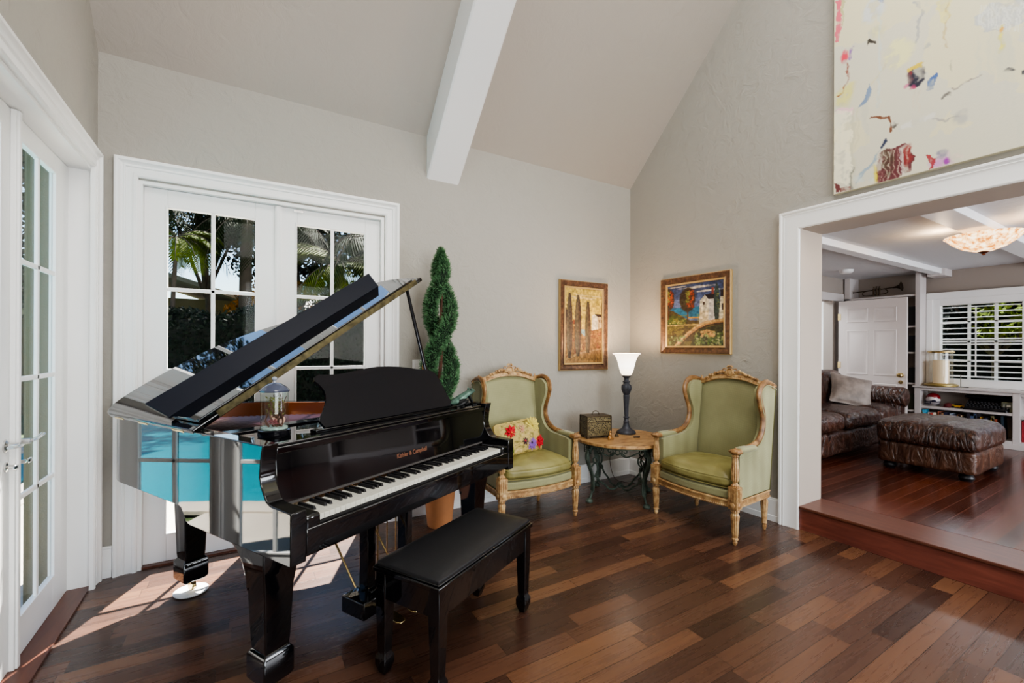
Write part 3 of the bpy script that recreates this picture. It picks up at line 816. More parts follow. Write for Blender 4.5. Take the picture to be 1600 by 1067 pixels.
# ---------------------------------------------------------------- bench
bn = thing('piano_bench', 'black lacquered piano bench with a black leather padded seat', 'bench', (.86, 1.862, 0), rad(28.2))
bw, bdp, bh = .366, .174, .47
def padfn(p, q):
    k = (1-abs(q.x)**6)*(1-abs(q.y)**6)
    return (p.x, p.y, p.z+(.010*k if p.z > 0 else 0))
MB().rbox((0, 0, bh-.020), (bw*2-.02, bdp*2-.02, .026), .010, 14, padfn).build('seat_cushion', M['leatherblack'], bn)
MB().box(-bw, bw, -bdp, bdp, bh-.05, bh-.03).box(-bw+.008, bw-.008, -bdp+.008, bdp-.008, bh-.03, bh-.022).build('top_board', M['lacquer'], bn, bevel=.004, bseg=3)
ap = .105
m = MB()
for s_ in (-1, 1):
    m.box(-bw+.05, bw-.05, s_*(bdp-.022)-.009, s_*(bdp-.022)+.009, bh-.05-ap, bh-.05)
    m.box(s_*(bw-.022)-.009, s_*(bw-.022)+.009, -bdp+.05, bdp-.05, bh-.05-ap, bh-.05)
m.build('apron', M['lacquer'], bn, bevel=.002)
for sx in (-1, 1):
    for sy in (-1, 1):
        MB().sq([(.027, .027, bh-.05), (.027, .027, bh-.16), (.021, .021, .10), (.020, .020, .085), (.028, .028, .068), (.028, .028, .04), (.018, .018, .008), (.015, .015, .0)], (sx*(bw-.036), sy*(bdp-.034))).build('leg', M['lacquer'], bn, bevel=.003)

# ---------------------------------------------------------------- terrarium jar on the piano
def P2W(x, y, z): return (.141+x*cos(PA)-y*sin(PA), 1.674+x*sin(PA)+y*cos(PA), z)
tj = thing('terrarium_jar', 'domed glass jar with twigs and pink shells on the piano', 'jar', P2W(.175, .385, .9585), PA)
MB().lathe([(0, 0), (.060, 0), (.062, .004), (.062, .026), (.056, .030), (0, .030)], n=36).build('base', M['lacquer2'], tj)
m = MB(); prof = [(.052, .030), (.053, .05), (.053, .182), (.052, .186)]
m.loft([[Vector((r*cos(2*PI*i/32), r*sin(2*PI*i/32), z)) for i in range(32)] for r, z in prof], cap=False)
m.build('glass_wall', M['jarglass'], tj)
MB().lathe([(.0, .184), (.056, .184), (.057, .190), (.046, .203), (.026, .216), (.010, .221), (0, .222)], n=32).build('lid', simple('smoky glass lid', srgb(70, 76, 96), .08, spec=.8), tj)
MB().lathe([(0, .22), (.006, .221), (.005, .228), (.011, .236), (.008, .244), (0, .246)], n=14).build('knob', simple('clear glass knob', srgb(150, 156, 170), .05, spec=.9), tj)
MB().lathe([(0, .031), (.050, .031), (.050, .038), (0, .040)], n=24).build('pebble_bed', simple('pale pebbles', srgb(170, 190, 186), .5, var=.3, vscale=60), tj)
m = MB()
for k in range(14):
    a = R.uniform(0, 6.28); r = R.uniform(.005, .03)
    q = [Vector((r*cos(a), r*sin(a), .04))]
    for j in range(5): q.append(q[-1]+Vector((R.uniform(-.014, .014), R.uniform(-.014, .014), R.uniform(.015, .032))))
    q = [Vector((max(-.036, min(.036, p.x)), max(-.036, min(.036, p.y)), min(p.z, .178))) for p in q]
    m.tube(catmull(q, 3), [.0042*(1-j/22) for j in range(16)], 5)
m.build('twigs', M['bark'], tj)
m = MB()
for k in range(260):
    a = R.uniform(0, 6.28); r = R.uniform(.0, .036); z = R.uniform(.09, .16)
    m.leaves([(r*cos(a)+.005, r*sin(a), z)], .014, .35)
m.build('moss', leafmat('dry moss', srgb(110, 100, 60), srgb(160, 170, 90)), tj)
m = MB()
for k in range(40):
    a = R.uniform(0, 6.28); b = R.uniform(.1, 1.4); d = Vector((cos(a)*cos(b), sin(a)*cos(b), sin(b)))
    m.tube([Vector((-.012, -.012, .052)), Vector((-.012, -.012, .052))+d*.022], [.004, .0012], 5)
m.build('air_plant', simple('dusty pink rosette', srgb(150, 84, 90), .5), tj)
m = MB()
for k in range(7): m.ell((R.uniform(-.03, .03), R.uniform(-.03, .03), .05+R.uniform(0, .03)), (.012, .010, .012), 8, 6)
m.build('shells', simple('pink shell', srgb(222, 176, 160), .4), tj)

# ---------------------------------------------------------------- frog figurine on the treble end
fr = thing('frog_figurine', 'patinated green frog figurine crouching on the piano shelf', 'figurine', P2W(1.31, .27, .9665), PA+rad(-18))
FM = simple('green bronze patina', srgb(84, 112, 100), .35, .4, var=.6, vscale=30); FD = simple('dark frog belly bronze', srgb(22, 24, 26), .3, .4)
m = MB()
def frog(p, q): return (p.x, p.y, p.z)
m.loft([[Vector((x, w_*cos(a), z+h*sin(a))) for a in [2*PI*i/14 for i in range(14)]] for x, w_, h, z in
        ((-.088, .006, .004, .022), (-.07, .028, .014, .024), (-.04, .04, .024, .034), (-.005, .038, .026, .05), (.03, .03, .022, .068), (.055, .03, .018, .082), (.078, .022, .012, .088), (.092, .008, .005, .088))])
m.build('body', FM, fr, smooth=60)
m = MB()
for s_ in (-1, 1): m.ell((.056, s_*.018, .100), (.009, .008, .009), 10, 6)
m.build('eyes', FM, fr)
m = MB()
for s_ in (-1, 1):
    m.tube(catmull([(-.045, s_*.03, .03), (-.01, s_*.055, .034), (-.055, s_*.056, .012), (-.075, s_*.05, .006), (-.03, s_*.062, .004)], 4), [.015]*5+[.012]*4+[.008]*8, 7)
    m.tube(catmull([(.03, s_*.026, .06), (.04, s_*.04, .03), (.05, s_*.036, .005), (.08, s_*.042, .004)], 4), [.010]*5+[.007]*8, 6)
m.build('legs', FD, fr)

# ================================================================== WINGBACK ARMCHAIRS
def make_chair(loc, rz, label):
    ch = thing('wingback_armchair', label, 'armchair', loc, rz, 'green wingback armchairs in the corner')
    G, U = M['gild'], M['green']
    wing = [(p.x, p.y) for p in catmull([(-.215, .628, 0), (-.09, .636, 0), (.03, .648, 0), (.105, .68, 0), (.155, .75, 0), (.158, .84, 0), (.122, .93, 0), (.105, 1.0, 0), (.13, 1.055, 0), (.19, 1.08, 0), (.26, 1.07, 0), (.33, 1.045, 0)], 5)]
    fr_x, bk_x = .335, .30
    def wx(y): # plan taper
        t = (y+.22)/.52; return fr_x+(bk_x-fr_x)*t
    for s in (-1, 1):
        # upholstered side: outline in (y,z)
        out = [(-.185, .60)]+[(y, z-.016) for y, z in wing[3:]]+[(.245, .30), (-.185, .30)]
        m = MB(); A = []; 
        rings = []
        for d, k in ((.014, 0), (.020, .006), (-.030, .006), (-.036, 0)):
            rings.append([(s*(wx(y)+d-.006), y, z-(k*0)) for y, z in out])
        m.loft(rings); m.build('side_panel', U, ch, smooth=30)
        # piping
        MB().tube([(s*(wx(y)+.016), y, z-.020) for y, z in wing[3:]], .0035, 6).build('piping', M['green'], ch)
        # exposed wood along arm and wing
        rr = []
        for i, (y, z) in enumerate(wing):
            f = i/(len(wing)-1); rr.append(.019+.006*sin(f*PI))
        m = MB(); m.tube([(s*(wx(y)), y, z) for y, z in wing], rr, 10, sx=.75, up=(1, 0, 0))
        m.tube([(s*(wx(y)+.012), y, z+.004) for y, z in wing[2:]], .007, 6)
        m.tube([(s*(wx(y)-.014), y, z+.002) for y, z in wing[2:]], .006, 6)
        m.build('wing_frame', M['gildb'], ch)
        # arm pad
        m = MB(); m.rbox((s*.333, -.09, .636), (.062, .20, .04), .019, 8); m.build('arm_pad', U, ch)
        # hand knob
        m = MB(); m.rbox((s*.335, -.205, .630), (.066, .07, .036), .016, 8); m.ell((s*.335, -.225, .632), (.034, .026, .020), 12, 8)
        m.tube([(s*.335-.03, -.235, .632), (s*.335, -.25, .636), (s*.335+.03, -.235, .632)], .008, 6)
        m.ell((s*.335, -.21, .652), (.008, .008, .006), 8, 6)
        m.build('arm_scroll', M['gildb'], ch)
        # turned fluted arm post
        x = s*.335
        pr = [(0, .395), (.026, .395), (.028, .405), (.016, .415), (.014, .425), (.02, .432), (.024, .44), (.026, .47), (.0255, .50), (.022, .54), (.018, .58), (.016, .592), (.021, .598), (.021, .606), (.014, .612), (.0, .615)]
        MB().lathe(pr, (x, -.215, 0), 24, 1, .14).build('arm_post', G, ch, smooth=25)
        # front leg with block
        m = MB(); m.box(x-.031, x+.031, -.246, -.184, .245, .395)
        for k in (-.015, 0, .015):
            m.box(x+k-.0045, x+k+.0045, -.251, -.246, .30, .385); m.box(x+s*.031-.004, x+s*.031+.005, -.215+k-.0045, -.215+k+.0045, .30, .385)
        m.ell((x, -.247, .272), (.02, .007, .018), 10, 6); m.ell((x+s*.031, -.215, .272), (.007, .02, .018), 10, 6)
        m.lathe([(0, .245), (.024, .245), (.028, .236), (.028, .226), (.018, .22), (.024, .212), (.029, .2), (.026, .17), (.0225, .10), (.019, .058), (.016, .052), (.022, .046), (.022, .038), (.014, .032), (.017, .02), (.012, .004), (.008, 0), (0, 0)], (x, -.215, 0), 24, 1, .12)
        m.build('leg', G, ch, smooth=25)
        xb = s*.285
        MB().lathe([(0, .26), (.026, .26), (.026, .235), (.018, .228), (.024, .22), (.026, .20), (.021, .12), (.017, .06), (.021, .05), (.014, .04), (.016, .02), (.009, 0), (0, 0)], (xb, .225, 0), 20, 1, .12).build('leg', G, ch, smooth=25)
        # side rail
        m = MB(); m.loft([[(s*(.345), -.19, .245), (s*.345, -.19, .300), (s*.315, -.19, .300), (s*.315, -.19, .245)], [(s*.315, .24, .245), (s*.315, .24, .300), (s*.285, .24, .300), (s*.285, .24, .245)]])
        m.tube([(s*.348, -.18, .292), (s*.318, .24, .292)], .006, 6); m.tube([(s*.348, -.18, .252), (s*.318, .24, .252)], .006, 6)
        m.build('side_rail', G, ch, smooth=30)
    # bowed front rail with beads
    bow = lambda x: -.222-.045*(1-(x/.31)**2)
    xs = [(-.31+.62*i/20) for i in range(21)]
    m = MB(); m.loft([[(x, bow(x), .245), (x, bow(x), .298), (x, bow(x)+.035, .298), (x, bow(x)+.035, .245)] for x in xs])
    m.tube([(x, bow(x)-.002, .292) for x in xs], .007, 6)
    for i in range(46):
        x = -.29+.58*i/45; m.ell((x, bow(x)-.004, .256), .0065, 6, 4)
    m.build('front_rail', G, ch, smooth=35)
    MB().box(-.28, .28, .215, .245, .245, .30).build('back_rail', G, ch, bevel=.003)
    # upholstered deck below the cushion
    def deck(p, q):
        x, y, z = p
        if y < 0: y += (bow(x)+.222)*min(1, -y/.2)
        return (x, y, z)
    MB().rbox((0, 0, .328), (.61, .43, .062), .016, 16, deck).build('seat_deck', U, ch)
    # puffy loose cushion
    def cush(p, q):
        x, y, z = p; e = max(abs(q.x), abs(q.y))
        k = max(0, 1-q.x**4)*max(0, 1-q.y**4)
        z = z*(.62+.38*(1-e**5)) + (.034*k if z > 0 else -.004*k)
        z += .006*sin(9*x+3*y)*k*(1 if p.z > 0 else 0)
        if y < 0: y += (bow(max(-.3, min(.3, x)))+.222)*min(1, -y/.2)
        return (x, y, z)
    cu = MB().rbox((0, -.005, .41), (.60, .43, .115), .04, 22, cush).build('seat_cushion', M['satin'], ch, smooth=80)
    for zz in (.437, .372):
        pth = [Vector((.296*cos(a)/max(abs(cos(a)), abs(sin(a)))**.93, .21*sin(a)/max(abs(cos(a)), abs(sin(a)))**.93, zz)) for a in [2*PI*i/80 for i in range(80)]]
        for p in pth:
            if p.y < 0: p.y += (bow(max(-.3, min(.3, p.x)))+.222)*min(1, -p.y/.2)
            p.y -= .005
        MB().tube(pth, .0035, 5, closed=True).build('piping', M['satin'], cu)
    # back
    yb = lambda z: .165+(z-.30)*.115
    def arch(x): return 1.07+.035*(1-(x/.26)**2) if abs(x) < .26 else 1.07
    def backfn(p, q):
        x, y, z = p
        zz = .36+(z+.34)/.68*(arch(x)-.36-.01)
        k = max(0, 1-q.x**4)*max(0, 1-q.z**4)
        return (x, yb(zz)+y+.04+(-.022*k if y < 0 else 0), zz)
    MB().rbox((0, 0, 0), (.545, .06, .68), .02, 18, backfn).build('backrest', U, ch, smooth=80)
    MB().poly([(-.30, yb(.3)+.085, .3), (.30, yb(.3)+.085, .3), (.30, .355, 1.03), (-.30, .355, 1.03)]).loft([[(-.3, yb(.3)+.07, .26), (.3, yb(.3)+.07, .26), (.3, yb(.3)+.09, .26), (-.3, yb(.3)+.09, .26)], [(-.3, .315, 1.03), (.3, .315, 1.03), (.3, .335, 1.03), (-.3, .335, 1.03)]]).build('outer_back', U, ch, smooth=0)
    # crest rail
    P = catmull([(-.305, .30, 1.035), (-.285, .285, 1.06), (-.255, .27, 1.055), (-.22, .262, 1.068), (-.12, .26, 1.098), (0, .26, 1.108), (.12, .26, 1.098), (.22, .262, 1.068), (.255, .27, 1.055), (.285, .285, 1.06), (.305, .30, 1.035)], 5)
    m = MB(); m.tube(P, .020, 8, sx=1.1, up=(0, 0, 1)); m.tube([p+Vector((0, -.018, -.012)) for p in P[6:-6]], .007, 6)
    for s in (-1, 1): m.lathe([(.0, -.01), (.012, -.01), (.010, .01), (.005, .022), (0, .03)], (s*.275, .275, 1.075), 10)
    for s in (-1, 1): m.tube([(s*.275, yb(.5)+.005, .5), (s*.275, yb(.8), .8), (s*.275, .262, 1.05)], .010, 6)
    m.build('crest_rail', G, ch, smooth=50)
    m = MB(); rr = random.Random(3)
    m.ell((0, .246, 1.140), (.030, .016, .034), 14, 8)
    m.tube([(.026*cos(a), .236, 1.140+.03*sin(a)) for a in [2*PI*i/16 for i in range(16)]], .006, 6, closed=True)
    m.tube([(-.022, .244, 1.178), (-.012, .24, 1.190), (0, .24, 1.186), (.012, .24, 1.190), (.022, .244, 1.178)], .009, 8)
    for s in (-1, 1):
        pa = catmull([(s*.03, .25, 1.13), (s*.08, .25, 1.142), (s*.13, .25, 1.122), (s*.18, .252, 1.104), (s*.215, .255, 1.082)], 4)
        m.tube(pa, [.014-.0005*i for i in range(len(pa))], 7)
        for i, p in enumerate(pa):
            if i % 2 == 0:
                m.ell(p+Vector((0, -.010, rr.uniform(-.004, .012))), (rr.uniform(.008, .014), .008, rr.uniform(.008, .013)), 8, 5)
        m.tube([(s*(.045+.016*cos(a)), .24, 1.155+.013*sin(a)) for a in [PI*1.6*i/10 for i in range(11)]], .005, 6)
    for i in range(24):
        x = -.2+.4*i/23; m.ell((x, .242, 1.098-.030*(x/.2)**2+.002), (.006, .006, .009), 6, 4)
    m.build('crest_carving', G, ch, smooth=60)
    return ch
chairA = make_chair((1.92, 2.97, 0), 0, 'green gilt wingback armchair between piano and corner table, holding the floral pillow')
chairB = make_chair((3.065, 2.13, 0), -PI/2, 'green gilt wingback armchair beside the wide opening, its seat empty')

# floral pillow
pl = thing('floral_pillow', 'gold lumbar pillow with red, purple and yellow appliqué flowers on the armchair', 'pillow', (1.865, 2.99, .615), 0, None, (rad(-14), rad(-4), rad(6)))
def pil(p, q):
    k = (1-q.x**2)*(1-q.z**2)
    return (p.x*(1-.10*(1-q.z**2)*0), p.y*(.25+.95*math.sqrt(max(0, k))), p.z)
PF = NT('gold printed pillow'); f = PF.noise(PF.obj(), 14, 4, .6, 2)
PF.bsdf(PF.ramp(f, [(.38, srgb(120, 106, 50)), (.5, srgb(188, 168, 100)), (.58, srgb(176, 150, 84)), (.66, srgb(206, 184, 130))]), .75)
MB().rbox((0, 0, 0), (.43, .13, .27), .03, 18, pil).build('pillow_cover', PF.m, pl, smooth=80)
def flower(c, r, col, cc, n=9, name='appliqué_flower'):
    m = MB()
    for lay in range(2):
        for k in range(n):
            a = 2*PI*k/n+lay*PI/n; rr = r*(1-.25*lay); y = -.010-.008*lay
            d = Vector((cos(a), 0, sin(a))); e = Vector((-sin(a), 0, cos(a)))
            m.poly([Vector((c[0], c[1]+y+.004, c[2])), Vector(c)+d*rr*.55+e*rr*.20+Vector((0, y-.004, 0)), Vector(c)+d*rr+Vector((0, y+.004, 0)), Vector(c)+d*rr*.55-e*rr*.20+Vector((0, y-.004, 0))])
    o = m.build('applique_flower', simple('felt '+name, col, .8), pl, smooth=0)
    MB().ell((c[0], c[1]-.02, c[2]), (.008, .006, .008), 8, 6).build('flower_center', simple('bead '+name, cc, .6), o)
flower((-.10, -.055, .055), .066, srgb(190, 24, 40), srgb(230, 120, 60), 8, 'red a')
flower((.155, -.045, -.055), .064, srgb(176, 22, 36), srgb(120, 10, 20), 8, 'red b')
flower((.075, -.056, -.055), .062, srgb(140, 96, 176), srgb(50, 30, 60), 11, 'purple')
flower((.12, -.05, .075), .076, srgb(206, 190, 96), srgb(180, 160, 80), 12, 'yellow')
flower((.01, -.06, -.03), .046, srgb(60, 24, 44), srgb(190, 40, 60), 7, 'plum')
flower((.0, -.06, .06), .045, srgb(196, 156, 120), srgb(190, 120, 100), 7, 'beige')
flower((-.13, -.05, -.07), .046, srgb(110, 120, 50), srgb(70, 70, 30), 7, 'moss')

# ================================================================== CORNER TABLE
tb = thing('round_side_table', 'round corner table with a spalted wood top on scrolled verdigris iron legs', 'table', (2.90, 2.92, 0), rad(-4))
rim = [(.405*(1+.012*sin(3*a+1)+.008*sin(7*a))*cos(a), .405*(1+.012*sin(3*a+1)+.008*sin(7*a))*sin(a)) for a in [2*PI*i/72 for i in range(72)]]
MB().prism(rim, 'z', .508, .535).build('tabletop', M['slab'], tb, bevel=.005)
m = MB()
m.loft([[(r*cos(2*PI*i/48), r*sin(2*PI*i/48), z) for i in range(48)] for r, z in ((.375, .508), (.375, .492), (.36, .488), (.345, .492), (.345, .508))], cap=False)
m.build('apron_ring', M['verdi'], tb)
V = M['verdi']
def spiral(c, r0, turns, a0, plane_u, r1=.004, n=26):
    out = []
    for i in range(n+1):
        f = i/n; a = a0+turns*2*PI*f; r = r0+(r1-r0)*f
        out.append(Vector(c)+plane_u*(r*cos(a))+Vector((0, 0, r*sin(a))))
    return out
for k in range(4):
    a = k*PI/2; d = Vector((cos(a), sin(a), 0)); t = Vector((-sin(a), cos(a), 0))
    m = MB()
    def LP(r, z, o=0): return d*r+t*o+Vector((0, 0, z))
    pa = catmull([LP(.30, .49), LP(.345, .44), LP(.36, .38), LP(.335, .30), LP(.305, .22), LP(.30, .13), LP(.315, .06), LP(.335, .025)], 6)
    m.tube(pa, [.026-.016*min(1, i/30) for i in range(len(pa))], 8)
    m.tube([p+t*.014+Vector((0, 0, -.002)) for p in pa[4:34]], .009, 6); m.tube([p-t*.014 for p in pa[4:34]], .009, 6)
    m.lathe([(0, 0), (.03, 0), (.033, .01), (.026, .024), (.014, .032), (0, .034)], LP(.335, 0), 14)
    m.build('leg', V, tb)
    m = MB()     # fretted bracket at the knee
    for i in range(4): m.box(-.045+i*.03-.003, -.045+i*.03+.003, -.003, .003, .425, .49)
    for i in range(4): m.box(-.05, .05, -.003, .003, .43+i*.018, .434+i*.018)
    m.xform(Matrix.Translation(LP(.355, 0))@Matrix.Rotation(a+PI/2, 4, 'Z')); m.build('fret_panel', V, tb)
    m = MB()
    m.tube(spiral(LP(.27, .36), .05, 1.4, 1.2, d, .008), .007, 6)
    m.tube(catmull([LP(.31, .30), LP(.28, .33), LP(.25, .30), LP(.255, .25), LP(.285, .21)], 5), .007, 6)
    m.tube(spiral(LP(.255, .20), .025, 1.2, .5, d, .006), .005, 6)
    m.build('leg_scroll', V, tb)
    # s-curved stretcher to the middle
    st = catmull([LP(.29, .215), LP(.255, .205), LP(.22, .16), LP(.17, .13), LP(.12, .085), LP(.06, .075), LP(.02, .10)], 6)
    MB().tube(st, .0085, 7).build('stretcher', V, tb)
    # apron scroll between this leg and the next
    m = MB(); q = Vector((cos(a+PI/4), sin(a+PI/4), 0)); tt = Vector((-q.y, q.x, 0))
    def AP(u, z): return q*.265+tt*u+Vector((0, 0, z))
    m.tube([AP(.020*cos(b), .45+.020*sin(b)) for b in [2*PI*i/18 for i in range(18)]], .005, 6, closed=True)
    for s in (-1, 1):
        m.tube(spiral(AP(s*.062, .458), .030, -1.3*s, -1.5, tt, .005), .005, 6)
        m.tube(catmull([AP(s*.025, .45), AP(s*.04, .425), AP(s*.075, .415), AP(s*.12, .432), AP(s*.165, .455), AP(s*.20, .46)], 5), .006, 6)
    m.build('apron_scroll', V, tb)
MB().ell((0, 0, .095), (.022, .022, .02), 12, 8).tube([(.02*cos(b), .02*sin(b), .115) for b in [2*PI*i/14 for i in range(14)]], .006, 6, closed=True).build('stretcher_boss', V, tb)

# lamp
TZ = .5352
lm = thing('table_lamp', 'dark iron column lamp with a glowing white glass bell shade', 'lamp', (3.06, 3.00, TZ))
MB().lathe([(0, 0), (.086, 0), (.088, .006), (.084, .020), (.072, .03), (.048, .042), (.034, .06), (.027, .085), (.024, .105), (.027, .112), (.022, .118), (.020, .14), (.028, .146), (.028, .152), (.020, .158)], n=32).build('lamp_base', M['iron'], lm)
MB().lathe([(0, .158), (.018, .158), (.020, .18), (.024, .26), (.029, .34), (.030, .352), (.024, .36), (.030, .366), (.0, .368)], n=24, flute=1, fl=.08).build('column', M['iron'], lm, smooth=25)
MB().lathe([(0, .366), (.028, .366), (.036, .38), (.047, .41), (.048, .43), (.044, .45), (.030, .46), (.026, .47), (.034, .476), (.034, .484), (.024, .49), (.022, .51), (.030, .522), (.042, .532), (.044, .538), (0, .538)], n=24, flute=1, fl=.06).build('urn', M['iron'], lm, smooth=25)
sh = [(.036, .540), (.048, .552), (.060, .58), (.072, .63), (.085, .68), (.104, .722), (.128, .742)]
m = MB(); m.loft([[(r*cos(2*PI*i/40), r*sin(2*PI*i/40), z-.54) for i in range(40)] for r, z in sh+[(.124, .744)]+[(r-.004, z+.001) for r, z in sh[::-1]]])
o = m.build('lamp_shade', M['frost'], lm, smooth=60); o.location = (0, 0, .54)
# lamp cord
tag(MB().tube(catmull([(3.10, 3.08, .55), (3.16, 3.27, .40), (3.17, 3.33, .2), (3.20, 3.30, .03), (3.22, 3.2, .006), (3.30, 3.05, .005), (3.27, 2.9, .005), (3.38, 2.8, .005)], 6), .003, 6).build('lamp_cord', simple('brown cord', srgb(70, 50, 40), .6), None), 'thin brown lamp cord hanging behind the corner table', 'cord')

# pierced brass box
cb = thing('casket_box', 'square pierced dark bronze box with ring handle on the corner table', 'box', (2.70, 3.02, TZ), rad(-14))
BRZ = simple('dark bronze', srgb(72, 58, 38), .4, .5, var=.4, vscale=40); GF = NT('gilt filigree')
v = GF.obj(); vo = GF.n('ShaderNodeTexVoronoi', feature='DISTANCE_TO_EDGE'); vo.inputs['Scale'].default_value = 75; GF.l(v, vo.inputs['Vector'])
c_ = GF.ramp(vo.outputs['Distance'], [(.02, srgb(128, 116, 82)), (.14, srgb(92, 78, 50)), (.22, srgb(36, 28, 20))]); GF.bsdf(c_, .4, .4)
MB().box(-.115, .115, -.07, .07, .018, .19).build('box_body', GF.m, cb, bevel=.006)
MB().box(-.12, .12, -.075, .075, .186, .197).box(-.118, .118, -.073, .073, .016, .024).box(-.119, .119, -.074, .074, .140, .147).build('box_band', BRZ, cb, bevel=.003)
m = MB()
for sx in (-1, 1):
    for sy in (-1, 1): m.box(sx*.10-.012, sx*.10+.012, sy*.056-.012, sy*.056+.012, 0, .018); m.tube([(sx*.117, sy*.072, .02), (sx*.117, sy*.072, .19)], .005, 6)
m.build('feet', BRZ, cb)
MB().tube([(.034*cos(a), 0, .198+.034*sin(a)) for a in [PI*i/14 for i in range(15)]], .0035, 6).build('handle', BRZ, cb)
# trinkets
t = thing('gold_figurine', 'small gold seated figurine in front of the pierced box', 'figurine', (2.73, 2.955-.09, TZ))
GG = simple('old gold', srgb(170, 126, 76), .35, .5)
MB().ell((0, 0, .018), (.024, .016, .018), 12, 8).ell((0, 0, .045), (.013, .011, .02), 10, 8).tube([(-.03, -.012, .006), (0, -.014, .012), (.03, -.012, .006)], .007, 6).build('torso', GG, t)
MB().ell((0, -.002, .069), .009, 10, 8).build('head', GG, t)
t = thing('small_brass_bell', 'tiny dark brass bell between the gold figurine and the lamp', 'bell', (2.88, 2.94, TZ))
MB().lathe([(0, 0), (.02, 0), (.021, .004), (.014, .012), (.011, .022), (.004, .028), (.003, .04), (.005, .046), (0, .048)], n=16).build('bell_body', BRZ, t)
t = thing('bead_bracelet', 'short row of dark wooden beads lying on the table edge', 'beads', (2.985, 2.80, TZ), rad(-20))
for i in range(5): MB().ell((-.024+i*.012, .002*sin(i*2), .008), .0078, 10, 6).build('bead', simple('dark bead', srgb(48, 26, 18), .3), t)

# ================================================================== TOPIARY
tp = thing('spiral_topiary', 'tall spiral cut artificial topiary in a terracotta pot', 'topiary', (1.27, 3.14, 0))
MB().lathe([(0, 0), (.088, 0), (.092, .01), (.118, .28), (.120, .285), (.132, .287), (.134, .33), (.120, .333), (.112, .30), (0, .30)], n=36).build('pot', M['terracotta'], tp)
MB().lathe([(0, .29), (.110, .29), (.08, .302), (0, .305)], n=20).build('soil', M['soil'], tp)
tr = catmull([(0, 0, .29), (.012, .005, .6), (-.006, 0, 1.0), (.010, -.004, 1.4), (0, 0, 1.8), (.0, 0, 2.08)], 6)
MB().tube(tr, [.020-.012*i/len(tr) for i in range(len(tr))], 8).tube([p+Vector((.014*cos(i*.5), .014*sin(i*.5), 0)) for i, p in enumerate(tr)], .008, 6).build('trunk', M['bark'], tp)
def topi(f, k=0):
    taper = (1-.36*f)*(1 if f < .88 else max(.25, ((1-f)/.12)**.7)); z = .46+1.60*f
    return z, -1.955+(z-1.82)/.86*2*PI+k*PI, .100*(1-.35*f)*(1 if f < .86 else max(.1, (1-f)/.14)), .068*taper
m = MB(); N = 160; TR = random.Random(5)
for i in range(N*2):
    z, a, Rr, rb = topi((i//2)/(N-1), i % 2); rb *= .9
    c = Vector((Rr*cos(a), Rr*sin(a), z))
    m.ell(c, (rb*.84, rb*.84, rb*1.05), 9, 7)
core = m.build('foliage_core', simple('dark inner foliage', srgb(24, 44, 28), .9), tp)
m = MB()
for i in range(32000):
    z, a, Rr, rb = topi(TR.random()**1.1, i % 2)
    d = Vector((TR.gauss(0, 1), TR.gauss(0, 1), TR.gauss(0, 1))).normalized()
    p = Vector((Rr*cos(a), Rr*sin(a), z))+Vector((d.x, d.y, d.z*1.3))*rb*TR.uniform(.72, 1.05)
    q = (d+Vector((TR.uniform(-.6, .6), TR.uniform(-.6, .6), TR.uniform(-.2, .9)))).normalized()
    e = q.orthogonal().normalized(); L = TR.uniform(.016, .032)
    m.poly([p-e*.0042, p+e*.0042, p+q*L])
m.build('foliage', M['cypress'], tp, smooth=0)

